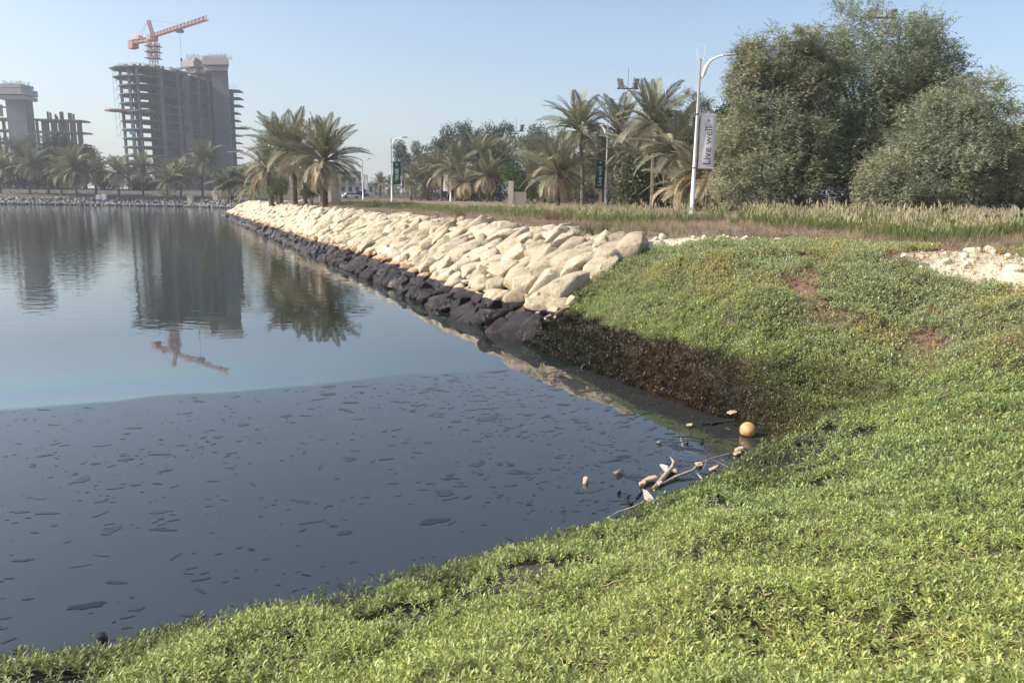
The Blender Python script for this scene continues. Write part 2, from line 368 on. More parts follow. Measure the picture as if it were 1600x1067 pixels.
# ------------------------------------------------------------------ terrain
def axis(lo, fine0, fine1, hi, st, g=1.09):
    a = list(np.arange(fine0, fine1 + 1e-6, st)); x, d = fine1, st
    while x < hi: d *= g; x += d; a.append(x)
    x, d = fine0, st; b = []
    while x > lo: d *= g; x -= d; b.append(x)
    return np.array(b[::-1] + a)
ax = axis(-2600, -6, 14, 2600, .14, 1.07); ay = axis(-400, 1, 26, 3000, .14, 1.055)
GX, GY = np.meshgrid(ax, ay); GS = sdf(GX, GY); GZ = H(GX, GY, GS)
def dry_patch(x, y, s):
    """0..1: bare or dry spots on the green slope"""
    return sst(.56, .67, fbm(x * 1.0 + 3, y * .8, 1.0, 41, 3)) * sst(2.4, 4.2, s) * sst(9.5, 12.5, y)
def ground_tint(x, y, s, z):
    c = np.zeros(x.shape + (3,)); c[:] = (.12, .095, .06)
    dirt = np.array((.17, .115, .08)); dry = np.array((.23, .175, .115)); sand = np.array((.34, .25, .16)); road = np.array((.06, .06, .06))
    k = (sst(-.6, .4, s - np.minimum(mat_limit(x, y), 14)))[..., None]; c = c * (1 - k) + dry * k
    k = dry_patch(x, y, s)[..., None]; c = c * (1 - k) + np.array((.20, .12, .085)) * k
    k = sst(150, 180, y)[..., None]; c = c * (1 - k) + np.array((.075, .062, .045)) * k
    k = ((1 - sst(.25, .75, z)) * (1 - sst(120, 160, y)))[..., None]; c = c * (1 - k) + np.array((.012, .011, .011)) * k
    # chalk rubble scrape at the top of the slope
    for (cx, cy, rx, ry) in CHALK:
        d = ((x - cx) / rx) ** 2 + ((y - cy) / ry) ** 2 + (fbm(x, y, 1.3, 77) - .5) * 1.1
        k = (1 - sst(.7, 1.1, d))[..., None]; c = c * (1 - k) + np.array((.60, .52, .38)) * k
    return c
_a = hit(1545, 412); _b = hit(1110, 374); _c = hit(1605, 440)
CHALK = [(_a.x, _a.y, 1.5, 2.1), (_b.x, _b.y, 2.2, 1.3), (_c.x + .3, _c.y, .8, .9)]
TT = ground_tint(GX, GY, GS, GZ)
ny, nx = GX.shape; idx = np.arange(nx * ny).reshape(ny, nx)
Q = np.stack([idx[:-1, :-1], idx[:-1, 1:], idx[1:, 1:], idx[1:, :-1]], -1).reshape(-1, 4)
o = link("ground", np_mesh("ground", np.stack([GX, GY, GZ], -1).reshape(-1, 3), Q, M_ground, TT.reshape(-1, 3), smooth=True)); tag(o, kind="structure", label="brown earth banks around the oily lagoon")
mb = MB(); mb.v = [(-520, -100, 0), (30, -100, 0), (30, 260, 0), (-520, 260, 0)]; mb.f = [(0, 1, 2, 3)]
o = mb.build("water", M_water); tag(o, kind="structure", label="still dark water with an oil slick and pale sheen")

# ------------------------------------------------------------------ rocks
def rock_mesh(seed, npts=15, bevel=.07, sub=0, disp=.0, dims=(1, 1, 1)):
    r = random.Random(seed); bm = bmesh.new()
    for i in range(npts):
        v = Vector((r.gauss(0, 1), r.gauss(0, 1), r.gauss(0, 1))).normalized() * r.uniform(.86, 1.05)
        v = Vector((max(-.80, min(.80, v.x)), max(-.78, min(.78, v.y)), max(-.62, min(.62, v.z))))
        bm.verts.new((v.x * .62 * dims[0], v.y * .62 * dims[1], v.z * .72 * dims[2]))
    bmesh.ops.convex_hull(bm, input=bm.verts)
    bmesh.ops.delete(bm, geom=[v for v in bm.verts if not v.link_faces], context='VERTS')
    bmesh.ops.dissolve_limit(bm, angle_limit=rad(10), verts=bm.verts, edges=bm.edges)
    if bevel: bmesh.ops.bevel(bm, geom=list(bm.edges), offset=bevel, segments=1, profile=.6, affect='EDGES', clamp_overlap=True)
    bmesh.ops.triangulate(bm, faces=bm.faces)
    if sub:
        bmesh.ops.subdivide_edges(bm, edges=bm.edges, cuts=sub, smooth=.12, use_grid_fill=True)
        from mathutils import noise
        for v in bm.verts: v.co += v.co.normalized() * (noise.noise(v.co * 2.4 + Vector((seed, 0, 0))) * disp + noise.noise(v.co * 6 + Vector((seed, 3, 0))) * disp * .45)
        bmesh.ops.triangulate(bm, faces=bm.faces)
    me = bpy.data.meshes.new("rock"); bm.to_mesh(me); bm.free()
    me.polygons.foreach_set("use_smooth", np.ones(len(me.polygons), bool)); me.materials.append(M_rock); me.set_sharp_from_angle(angle=rad(38))
    return me
ROCKS_N = [rock_mesh(100 + i, 14, .045, 1, .075) for i in range(16)]
ROCKS_M = [rock_mesh(300 + i, 12, .05, 0, .02) for i in range(10)]
def me_arrays(me, c=(1, 1, 1)):
    V = np.zeros(len(me.vertices) * 3, np.float32); me.vertices.foreach_get("co", V); me.calc_loop_triangles()
    T = np.zeros(len(me.loop_triangles) * 3, np.int32); me.loop_triangles.foreach_get("vertices", T)
    V = V.reshape(-1, 3); return V.astype(float), T.reshape(-1, 3), np.ones((len(V), 3)) * np.array(c)
ROCKS_L = [me_arrays(rock_mesh(500 + i, 11, 0, 0, 0)) for i in range(10)]
ROCKS_Lb = [me_arrays(rock_mesh(520 + i, 13, .05, 0, 0)) for i in range(10)]

bank = empty("rock_embankment", (0, 0, 0), label="pale limestone boulder slope with tar-black lower rows along the water", kind="structure")
i0, i1 = 15, 24                         # shoreline vertices with rip-rap: from the green mat to the tip
seg = [Vector(SHORE[i]) for i in range(i0, i1 + 3)]
cum = [0]
for a, b in zip(seg, seg[1:]): cum.append(cum[-1] + (b - a).length)
def shore_at(t):
    for k in range(len(seg) - 1):
        if t <= cum[k + 1] or k == len(seg) - 2:
            a, b = seg[k], seg[k + 1]; u = (t - cum[k]) / (cum[k + 1] - cum[k]); d = (b - a).normalized()
            # smooth tangents
            return a.lerp(b, u), d
stones = []
rr = random.Random(5)
t = -1.0
edge_hi = hit(1052, 379); edge_hi.z = 0; edge_lo = hit(872, 492); edge_lo.z = 0
while t < cum[-1] - .1:
    step = .68 + .14 * max(0, 1 - t / 14) + min(.28, max(0, (t - 40) * .006)); row = 0; s = -.35; par = rr.random()
    smax = 4.1 + .5 * float(vn(t, 0, .35, 8))
    while s < smax:
        ln = rr.uniform(.7, 1.32) * (1 + .30 * max(0, 1 - t / 14) * rr.random() * (s < 3)) * (1.0 if s > .8 else .85)
        tt = t + rr.uniform(-.28, .28)
        p, d = shore_at(max(0.01, tt)); nrm = Vector((d.y, -d.x))
        if tt < 0: p = p + d * tt
        q = p + nrm * (s + ln * .42)
        stones.append((q.x, q.y, s, ln, step * rr.uniform(.8, 1.18), math.atan2(nrm.y, nrm.x) + rr.gauss(0, .25), tt))
        s += ln * .70
    t += step * .86
# keep stones on the far side of the green mat's edge
def left_of_mat(x, y):
    e = edge_hi - edge_lo; return (x - edge_lo.x) * e.y - (y - edge_lo.y) * e.x < .15 * e.length
stones = [q for q in stones if left_of_mat(q[0], q[1])]
def rock_place(q):
    x, y, s, ln, wd, az, tt = q
    z = float(H(x, y)); k = .6 if s < 3.8 else .25
    tilt = math.atan(k * (0.9 if s < 4 else .4)) 
    th = rr.uniform(.42, .62) * (ln * .55 + .35)
    M = Matrix.Translation((x, y, z + th * ((.30 if s < 1.0 else .14) if s < 3.4 else -.12))) @ Matrix.Rotation(az, 4, 'Z') @ Matrix.Rotation(-tilt + rr.gauss(0, .14 if s > 1 else .26), 4, 'Y') @ Matrix.Rotation(rr.gauss(0, .16 if s > 1 else .3), 4, 'X')
    q_ = rr.uniform(.68, .90) if s < 1.1 else 1.0
    return M, (ln * 1.12 * q_, wd * 1.18 * q_, th * 1.3 * (.9 + .2 * rr.random()))
def size_px(q): return q[3] / math.hypot(q[0], q[1])
stones.sort(key=size_px, reverse=True)
for i, q in enumerate(stones[:298]):
    M, s = rock_place(q); near = math.hypot(q[0], q[1]) < 42
    o = link("rock", (ROCKS_N if near else ROCKS_M)[rr.randrange(16 if near else 10)], bank)
    fl = 1 if rr.random() < .5 else -1
    o.matrix_world = M @ Matrix.Diagonal((s[0] * fl, s[1], s[2], 1)) if fl == 1 else M @ Matrix.Rotation(PI, 4, 'Z') @ Matrix.Diagonal((s[0], s[1], s[2], 1))
rest = stones[298:]
pos, rot, sc_ = [], [], []
for q in rest:
    M, s = rock_place(q); pos.append(M.translation[:]); rot.append(np.array(M.to_3x3())); sc_.append(s)
# small infill stones between the big ones, everywhere
for k in range(900):
    tt = rr.random() ** 1.5 * (cum[-1] - 1); p, d = shore_at(tt); nrm = Vector((d.y, -d.x)); s = rr.uniform(-.2, 4.6); q = p + nrm * s
    if not left_of_mat(q.x, q.y): continue
    a = rr.uniform(.15, .38); pos.append((q.x, q.y, float(H(q.x, q.y)) + a * .25)); rot.append(np.array(Euler((rr.uniform(-.5, .5), rr.uniform(-.8, .1), rr.uniform(0, 6.28))).to_matrix())); sc_.append((a * 1.3, a, a * .9))
pos = np.array(pos); rot = np.array(rot); sc_ = np.array(sc_)
V, T, C = scatter(ROCKS_Lb, pos, rot, sc_, np.ones((len(pos), 3)))
me = np_mesh("loose_rocks", V, T, M_rock); o = link("distant_rocks", me, bank); tag(o, kind="stuff")

# far shore rip-rap (grey rocks)
M_farrock = mat("grey_far_rocks", (.19, .19, .185), .9, var=.35, scale=.8)
M_farbase = mat("dark_waterline_rocks", (.05, .05, .05), .6, var=.3, scale=.8)
far = [Vector(SHORE[i]) for i in range(26, 35)]; pos, rot, sc_, hh = [], [], [], []
for a, b in zip(far, far[1:]):
    n_ = int((b - a).length / .55); d = (b - a).normalized(); nrm = Vector((d.y, -d.x))
    for i in range(n_):
        for s in (-.2, .5, 1.4, 2.3, 3.4, 4.6, 6.0):
            if s > 2 and rr.random() < .25: continue
            q = a.lerp(b, (i + rr.random()) / n_) + nrm * (s + rr.uniform(-.4, .4)); z = float(0.28 * max(0, s)) * .95
            pos.append((q.x, q.y, z + .12)); rot.append(np.array(Euler((rr.uniform(-.4, .4), rr.uniform(-.5, .5), rr.uniform(0, 6.28))).to_matrix())); a_ = rr.uniform(.5, 1.1); sc_.append((a_ * 1.5, a_, a_ * .75)); hh.append(s)
pos = np.array(pos); rot = np.array(rot); sc_ = np.array(sc_); hh = np.array(hh)
fb = empty("far_shore_rocks", label="grey rock edging along the far side of the lagoon", kind="structure")
V, T, C = scatter(ROCKS_L, pos[hh > .3], rot[hh > .3], sc_[hh > .3], np.ones((int((hh > .3).sum()), 3))); o = link("shore_rocks", np_mesh("shore_rocks", V, T, M_farrock), fb); tag(o, kind="stuff")
V, T, C = scatter(ROCKS_L, pos[hh <= .3], rot[hh <= .3], sc_[hh <= .3], np.ones((int((hh <= .3).sum()), 3))); o = link("wet_rocks", np_mesh("wet_rocks", V, T, M_farbase), fb); tag(o, kind="stuff")

# ------------------------------------------------------------------ ground cover
def leaf(L, W, az, el, base=(0, 0, 0), curl=.25, col=(1, 1, 1), four=True):
    """a folded succulent leaf: 5 verts"""
    ca, sa = math.cos(az), math.sin(az)
    def pt(u, v, h): 
        x = u * math.cos(el) - h * math.sin(el); z = u * math.sin(el) + h * math.cos(el)
        return (base[0] + x * ca - v * sa, base[1] + x * sa + v * ca, base[2] + z)
    V = [pt(0, 0, 0), pt(L * .55, W / 2, L * curl * .3), pt(L * .5, 0, L * curl * .12), pt(L * .55, -W / 2, L * curl * .3), pt(L, 0, -L * curl * .35)]
    T = [(0, 2, 1), (0, 3, 2), (1, 2, 4), (2, 3, 4)] if four else [(0, 3, 1), (1, 3, 4)]
    return V, T, [col] * 5
def sprig(seed, n, four):
    r = random.Random(seed); V, T, C = [], [], []
    h = 0
    for i in range(n):
        h = i / n
        az = i * 2.4 + r.uniform(-.4, .4); el = .15 + h * 1.05 + r.uniform(-.2, .25); L = r.uniform(.75, 1.15) * (1 - .35 * h)
        g = r.uniform(.75, 1.2)
        a, b, c = leaf(L, L * .27, az, el, (0, 0, h * .75 - .1), r.uniform(.1, .4), (g * r.uniform(.9, 1.12), g, g * r.uniform(.8, 1.1)), four)
        k = len(V); V += a; T += [tuple(q + k for q in t) for t in b]; C += c
    return np.array(V), np.array(T), np.array(C)
SPN = [sprig(i, 9, True) for i in range(10)]
SPF = [sprig(40 + i, 7, False) for i in range(8)]
def in_view(x, y, z, m=60):
    v = np.stack([x, y, z - CAM_Z], -1); R = np.array(CAM_M); c = v @ R
    px = 800 + CAM_F * c[:, 0] / -c[:, 2]; py = 533.5 - CAM_F * c[:, 1] / -c[:, 2]
    return (c[:, 2] < -.1) & (px > -m) & (px < 1600 + m) & (py > -m) & (py < 1067 + m * 1.5)
def mat_zone(x, y, s):
    """plant mat: near bank, inlet and the slope to the rocks' edge"""
    e = edge_hi - edge_lo
    side = ((x - edge_lo.x) * e.y - (y - edge_lo.y) * e.x) / e.length
    side = side + (fbm(x, y, 1.6, 55) - .5) * .5
    ok = (s > -.10) & ((side > .0) | (y < 10.6))
    # upper limit of the mat: wavy line near the brow
    lim = mat_limit(x, y) + (fbm(x, y, .5, 66) - .5) * 1.2
    return ok & (s < lim)
def cover(name, density, y0, y1, x0, x1, dmin, dmax, protos, size, label):
    n = int((x1 - x0) * (y1 - y0) * density)
    x = RNG.uniform(x0, x1, n); y = RNG.uniform(y0, y1, n); d = np.hypot(x, y); k = (d >= dmin) & (d < dmax); x, y = x[k], y[k]
    s = sdf(x, y); k = mat_zone(x, y, s); x, y, s = x[k], y[k], s[k]
    z = H(x, y, s); k = in_view(x, y, z); x, y, s, z = x[k], y[k], s[k], z[k]
    dp = dry_patch(x, y, s)
    for (cx, cy, rx, ry) in CHALK:
        dd = ((x - cx) / rx) ** 2 + ((y - cy) / ry) ** 2 + (fbm(x, y, 1.3, 77) - .5) * 1.1; dp = np.maximum(dp, (dd < .95) * 1.0)
    r = RNG.random(len(x)); k = r > dp * .93; x, y, s, z, dp = x[k], y[k], s[k], z[k], dp[k]
    # gaps in the mat
    gap = sst(.47, .60, fbm(x, y, 2.3, 88, 3)) * (1 - .75 * sst(.9, 2.0, s)) * (s < 3.2) * (y < 10.5); k = RNG.random(len(x)) > gap * .88; x, y, s, z, dp = x[k], y[k], s[k], z[k], dp[k]
    m = len(x); z = np.maximum(z, 0) + RNG.uniform(-.01, .06, m) * 1.0 + .05 * sst(-.1, .5, s) 
    far_side = (y > 10.4 + 0 * x)
    base = np.zeros((m, 3)); base[:] = (.32, .385, .135)
    n1 = fbm(x, y, .55, 5, 3); n2 = fbm(x, y, 2.5, 6, 2); n3 = RNG.random(m)
    def mixc(c, k): 
        nonlocal base; k = k[:, None]; base = base * (1 - k) + np.array(c) * k
    up = sst(1.6, 3.6, s) * sst(9.5, 12.5, y)
    mixc((.37, .41, .18), sst(.45, .62, n1) * (.35 + .45 * up))            # yellowish
    mixc((.21, .28, .115), sst(.50, .66, n2) * .45)                        # deep green
    mixc((.36, .40, .22), up * .65)                                      # greyer on the upper slope
    mixc((.46, .40, .14), (sst(.48, .62, fbm(x, y, .9, 15, 3)) * up * .8) * (n3 > .3))
    mixc((.36, .20, .10), sst(.25, .9, dp) * (n3 > .3))
    mixc((.30, .22, .08), ((n3 > .965) & (s > 2)) * .8)                    # odd yellow stems
    # bright grass-green of the foreground
    mixc((.42, .475, .15), (1 - sst(4.2, 7.5, np.hypot(x, y))) * .55)
    # oil: dark brown coated plants below the old level
    lvl = np.where(far_side, .70 + .16 * (fbm(x, y, .9, 31) - .5), .20)
    wob = (fbm(x, y, 3, 33) - .5) * .10
    oil = np.where(far_side, 1 - sst(lvl - .03, lvl + .07, z + wob), (1 - sst(.12, .45, z + wob * 2)) * .55)
    right = sst(3.3, 5.2, x) * far_side
    oil = oil * (1 - .55 * right)
    br = sst(.35, .6, fbm(x, y, .8, 35)) * sst(1.6, 2.6, x)
    oc = np.array((.020, .018, .010)) * (1 - br[:, None]) + np.array((.052, .026, .014)) * br[:, None]
    some = ((RNG.random(m) < .16) & far_side)[:, None]; oc = np.where(some, oc * np.array((2.6, 3.4, 2.0)), oc)
    oil = oil[:, None]; base = base * (1 - oil) + oc * oil
    base = base * RNG.uniform(.78, 1.22, m)[:, None]
    az = RNG.uniform(0, 2 * PI, m); tilt = np.abs(RNG.normal(0, .38, m))
    sc = size * RNG.uniform(.75, 1.25, m)
    V, T, C = scatter(protos, np.stack([x, y, z], -1), rotmats(az, tilt, RNG.uniform(0, 6.28, m)), sc, base)
    o = link(name, np_mesh(name, V, T, M_ground_leaf, C)); tag(o, label=label, kind="stuff", cat="ground cover")
    print(name, m, len(T)); return x, y, z
nx_, ny_, nz_ = cover("succulent_mat", 860, 1.2, 8, -5.5, 7, 0, 7.0, SPN, .055, "fresh green fleshy-leaved ground cover filling the near bank in front")
cover("succulent_mat", 560, 4, 14, -1, 14, 7.0, 12.5, SPF, .078, "green creeping succulent mat around the inlet and the middle of the slope")
cover("succulent_mat", 470, 8, 26, -1, 20, 12.5, 30, SPF, .083, "greyish green plant mat on the far slope, oil-blackened along its foot")

# tiny pink flowers on the near mat
k = (RNG.random(len(nx_)) < .010) & (np.hypot(nx_, ny_) < 5.5)
fx, fy, fz = nx_[k], ny_[k], nz_[k]
fv, ft = [(0, 0, 0)], []
for i in range(5):
    a = i * 2 * PI / 5; k0 = len(fv); fv += [(math.cos(a - .35) * .7, math.sin(a - .35) * .7, .25), (math.cos(a) * 1.0, math.sin(a) * 1.0, .4), (math.cos(a + .35) * .7, math.sin(a + .35) * .7, .25)]; ft += [(0, k0, k0 + 1), (0, k0 + 1, k0 + 2)]
proto = (np.array(fv), np.array(ft), np.ones((len(fv), 3)))
V, T, C = scatter([proto], np.stack([fx, fy, fz + .045], -1), rotmats(RNG.uniform(0, 6, len(fx)), RNG.uniform(0, .5, len(fx))), np.full(len(fx), .012), np.tile((.72, .55, .62), (len(fx), 1)))
o = link("pink_flowers", np_mesh("pink_flowers", V, T, M_grass, C)); tag(o, label="tiny pale pink star flowers dotted over the near mat", kind="stuff", cat="flowers")
# orange creeping stems at the lower right
stm = MB(); r2 = random.Random(3)
for i in range(260):
    a = hit(r2.uniform(760, 1640), 1070 - 230 * r2.random() ** 1.6); x, y = a.x, a.y; az = r2.uniform(0, 6.28); pts = []
    for k in range(4):
        pts.append((x, y, float(H(x, y)) + .115 + r2.uniform(-.015, .02))); x += math.cos(az) * .04; y += math.sin(az) * .04; az += r2.gauss(0, .12)
    stm.tube(pts, .0020, 3, False)
o = stm.build("creeping_stems", mat("orange_stem", (.50, .40, .17), .6, var=.2)); tag(o, label="thin orange runners lying on the mat at the lower right", kind="stuff", cat="stems")

# ------------------------------------------------------------------ dry brown scrub and fountain grass
def tuft(seed, nb, spread, wid, plume, two=False):
    r = random.Random(seed); V, T, C = [], [], []
    for i in range(nb):
        az = r.uniform(0, 2 * PI); lean = r.uniform(.05, spread); L = r.uniform(.6, 1.0); w_ = wid * r.uniform(.7, 1.2)
        d = Vector((math.cos(az), math.sin(az), 0)); pv = d.cross(Vector((0, 0, 1))) * w_
        b0 = d * r.uniform(0, .12); p1 = b0 + d * lean * L * .4 + Vector((0, 0, L * .6)); p2 = b0 + d * lean * L * 1.05 + Vector((0, 0, L * (1 - .25 * lean)))
        k = len(V); V += [tuple(b0 - pv), tuple(b0 + pv), tuple(p1 + pv * .7), tuple(p1 - pv * .7), tuple(p2)]
        T += [(k, k + 1, k + 2), (k, k + 2, k + 3), (k + 3, k + 2, k + 4)]; g = r.uniform(.8, 1.2); C += [(g, g, g)] * 4 + [(g * 1.3, g * 1.1, g)]
        if plume and r.random() < plume:
            q = p2; q2 = p2 + d * lean * .18 + Vector((0, 0, .26)); k = len(V); pw = wid * 2.4; u = Vector((pw, 0, 0)); v = Vector((0, pw, 0)); mq = q.lerp(q2, .4)
            V += [tuple(q), tuple(mq + u), tuple(mq - u), tuple(mq + v), tuple(mq - v), tuple(q2)]; T += [(k, k + 1, k + 5), (k, k + 5, k + 2), (k, k + 3, k + 5), (k, k + 5, k + 4)]; C += [PLC] * 6
    return np.array(V), np.array(T), np.array(C)
PLC = (3.0, 2.05, 3.9)
def bank_coord(x, y): return sdf(x, y)
n = 30000
# fountain-grass band: a hedge-like ribbon parallel to the road, in front of the lamps
GL = [G(640, 312, 2.9), G(850, 318, 2.95), G(1100, 330, 2.95), G(1330, 342, 2.95), G(1620, 362, 2.95)]
print("grass line", [tuple(round(c, 1) for c in g) for g in GL])
GLX = [tuple(hit(*q)[:2]) for q in ((590, 319), (700, 324), (850, 331), (1000, 339), (1150, 344), (1300, 345), (1450, 351), (1590, 360), (1720, 370))]
print(GLX)
def ribbon(pts, n, width, pw=1.0):
    P_ = [Vector(p) for p in pts]; L = [0]
    for a, b in zip(P_, P_[1:]): L.append(L[-1] + (b - a).length)
    t = RNG.random(n) ** pw * L[-1]; out = np.zeros((n, 2)); w_ = RNG.uniform(0, 1, n)
    for k in range(len(P_) - 1):
        m_ = (t >= L[k]) & (t <= L[k + 1]); u = ((t[m_] - L[k]) / (L[k + 1] - L[k]))[:, None]; a = np.array(P_[k]); b = np.array(P_[k + 1]); d = (b - a) / np.linalg.norm(b - a)
        out[m_] = a * (1 - u) + b * u + np.array((-d[1], d[0])) * (w_[m_] * width)[:, None]
    return out, w_
gt = [tuft(i, 20, .55, .012, .28) for i in range(8)]
gt0 = [tuft(20 + i, 24, .6, .012, .0) for i in range(6)]
pos2, wv = ribbon(GLX[::-1], 3000, 5.5, 1.25); x, y = pos2[:, 0], pos2[:, 1]; s = sdf(x, y)
k = (s > 6); x, y = x[k], y[k]; z = H(x, y); m = len(x)
tn = np.tile((.160, .215, .070), (m, 1)) * RNG.uniform(.75, 1.3, m)[:, None]; yl = RNG.random(m) < .15; tn[yl] = np.array((.19, .215, .08)) * RNG.uniform(.8, 1.2, yl.sum())[:, None]
clump = .62 + .62 * fbm(x, y, .9, 71, 2)
low = RNG.random(m) < np.interp(y, [30, 42, 55], [.12, .5, .95])
V, T, C = scatter(gt + gt0, np.stack([x, y, z], -1), rotmats(RNG.uniform(0, 6, m), np.abs(RNG.normal(0, .16, m))), RNG.uniform(.45, .85, m) * clump * np.where(low, .62, 1), tn, np.where(low, 8 + RNG.integers(0, 6, m), RNG.integers(0, 8, m)))
C = np.clip(C, 0, .62); print("fountain", len(T))
o = link("fountain_grass", np_mesh("fountain_grass", V, T, M_grass, C)); tag(o, label="tall green fountain grass with straw-coloured plumes in front of the trees", kind="stuff", cat="ornamental grass")
pos2, wv = ribbon([(a - .9 * .9, b - .9 * .45) for a, b in GLX[::-1]], 1700, 2.2, 1.1); x, y = pos2[:, 0], pos2[:, 1]; z = H(x, y); m = len(x)
V, T, C = scatter(gt0, np.stack([x, y, z], -1), rotmats(RNG.uniform(0, 6, m), RNG.uniform(0, .2, m)), RNG.uniform(.22, .42, m), np.tile((.15, .19, .085), (m, 1)) * RNG.uniform(.6, 1.3, m)[:, None])
o = link("low_green_grass", np_mesh("low_green_grass", V, T, M_grass, C)); tag(o, label="short dark green grass along the foot of the plumed grass", kind="stuff", cat="grass")
# dry scrub: fills the brow between rocks and green grass
sb = [tuft(60 + i, 15, 1.5, .008, 0) for i in range(8)]
n = 130000; x = RNG.uniform(-60, 34, n); y = 10 + RNG.random(n) ** 1.25 * 112; s = sdf(x, y); z = H(x, y, s)
lim = np.minimum(mat_limit(x, y), 14) - .2 + (fbm(x, y, .5, 66) - .5) * 1.2 - 1.0 * sst(22, 30, y)
band = np.array([np.interp(yy, [b for a, b in GLX[::-1]], [a for a, b in GLX[::-1]]) for yy in y])
k = (s > lim) & (x < band + .3) & in_view(x, y, z, 30) & (y < 120); x, y, s, z = x[k], y[k], s[k], z[k]
keep = RNG.random(len(x)) < np.clip(26 / np.hypot(x, y), .35, 1) * 1.0; x, y, s, z = x[keep], y[keep], s[keep], z[keep]
for (cx, cy, rx, ry) in CHALK:
    kk = ((x - cx) / rx) ** 2 + ((y - cy) / ry) ** 2 > 1.0; x, y, s, z = x[kk], y[kk], s[kk], z[kk]
print("scrub", len(x)); x, y, s, z = x[:8500], y[:8500], s[:8500], z[:8500]; m = len(x)
c = np.tile((.30, .22, .165), (m, 1)); n1 = fbm(x, y, .35, 91, 3)[:, None]
c = c * (1 - sst(.5, .65, n1)) + np.array((.36, .28, .18)) * sst(.5, .65, n1); c = np.where(fbm(x, y, .5, 95)[:, None] > .62, np.array((.20, .20, .10)), c) * RNG.uniform(.75, 1.25, m)[:, None]
V, T, C = scatter(sb, np.stack([x, y, z - .03], -1), rotmats(RNG.uniform(0, 6, m), RNG.uniform(0, .3, m)), RNG.uniform(.24, .48, m), c)
o = link("dry_scrub", np_mesh("dry_scrub", V, T, M_grass, C)); tag(o, label="wispy pinkish brown dead scrub along the top of the bank", kind="stuff", cat="dry scrub")
# scrub pushing up between the top rocks, individual bushes
r3 = random.Random(11)
def bush(px, py, z, h, green, label):
    p = hit(px, py); p.z += .15; m = int(26 * max(1, h)); a = np.array([(p.x + r3.gauss(0, h * .55), p.y + r3.gauss(0, h * .55)) for i in range(m)])
    zz = H(a[:, 0], a[:, 1]) + .22
    c = np.tile((.085, .10, .035) if green else (.22, .15, .095), (m, 1)) * RNG.uniform(.7, 1.25, m)[:, None]
    V, T, C = scatter(sb, np.stack([a[:, 0], a[:, 1], zz], -1), rotmats(RNG.uniform(0, 6, m), RNG.uniform(0, .5, m)), RNG.uniform(.7, 1.2, m) * h, c)
    o = link("scrub_bush", np_mesh("scrub_bush", V, T, M_grass, C)); tag(o, label=label, cat="bush", group="small bushes among the boulders")
bush(694, 366, 2.2, .55, False, "widest russet dry bush pushing up between the pale boulders")
bush(745, 402, 1.6, .30, True, "small green bush wedged between boulders above the tar line")
bush(862, 352, 2.4, .6, False, "dusty brown bush behind the tall boulders at the brow")
bush(925, 378, 2.3, .5, True, "olive bush over the last boulders before the green slope")
bush(720, 345, 2.4, .45, False, "pale brown tuft at the back edge of the boulders near their middle")
fs = []
for a, b in zip(far, far[1:]):
    d = (b - a).normalized(); nrm = Vector((d.y, -d.x))
    for i in range(int((b - a).length * 3.0)):
        q = a.lerp(b, r3.random()) + nrm * r3.uniform(5.0, 30); fs.append((q.x, q.y))
fs = np.array(fs); m = len(fs); pick_dry = RNG.random(m) < .45
c = np.where(pick_dry[:, None], np.array((.17, .13, .09)), np.array((.07, .085, .045))) * RNG.uniform(.7, 1.3, m)[:, None]
V, T, C = scatter(sb, np.stack([fs[:, 0], fs[:, 1], H(fs[:, 0], fs[:, 1])], -1), rotmats(RNG.uniform(0, 6, m), RNG.uniform(0, .3, m)), RNG.uniform(.5, 1.5, m) * np.array((1,)), c)
V = np.array(V); o = link("shore_scrub", np_mesh("shore_scrub", V, T, M_grass, C)); tag(o, label="dull brown and green scrub on the far shore behind its rocks", kind="stuff", cat="scrub")
# chalk rubble lumps
rub = []
for i in range(150):
    cx, cy, rx, ry = CHALK[r3.choice((0, 0, 1, 1, 1, 2))]; a = r3.uniform(0, 6.28); q = math.sqrt(r3.random()) * 1.15
    x, y = cx + math.cos(a) * q * rx, cy + math.sin(a) * q * ry; rub.append((x, y, float(H(x, y)), r3.uniform(.04, .14) * (1.5 if r3.random() < .12 else 1)))
rub = np.array(rub); V, T, C = scatter(ROCKS_Lb, rub[:, :3] + np.array((0, 0, .02)), rotmats(RNG.uniform(0, 6, 150), RNG.uniform(0, 1, 150)), rub[:, 3] * 1.5, np.ones((150, 3)))
o = link("chalk_rubble", np_mesh("chalk_rubble", V, T, M_chalk)); tag(o, label="crumbled pale rubble showing through at the brow of the slope", kind="stuff", cat="rubble")
for (px, py, z, sx, lab) in ((1473, 411, 2.5, .34, "rounded tan stone at the left end of the chalky scrape"), (1518, 394, 2.62, .40, "flat white stone on top of the chalky scrape"), (1224, 380, 2.55, .16, "small white stone on the brow in front of brown scrub"),
                             (1590, 448, 2.2, .55, "pale block at the right edge of the photo below the chalky scrape"), (1583, 432, 2.3, .42, "pale lump behind the block at the right edge"), (1300, 809, 0, 0, None)):
    if not lab: continue
    p = hit(px, py); me = ROCKS_M[r3.randrange(10)].copy(); me.materials[0] = M_chalk
    o = link("stone", me); o.location = (p.x, p.y, p.z + sx * .15); o.scale = (sx * 1.2, sx, sx * .8); o.rotation_euler = (.2, .1, r3.uniform(0, 6)); tag(o, label=lab, cat="stone")

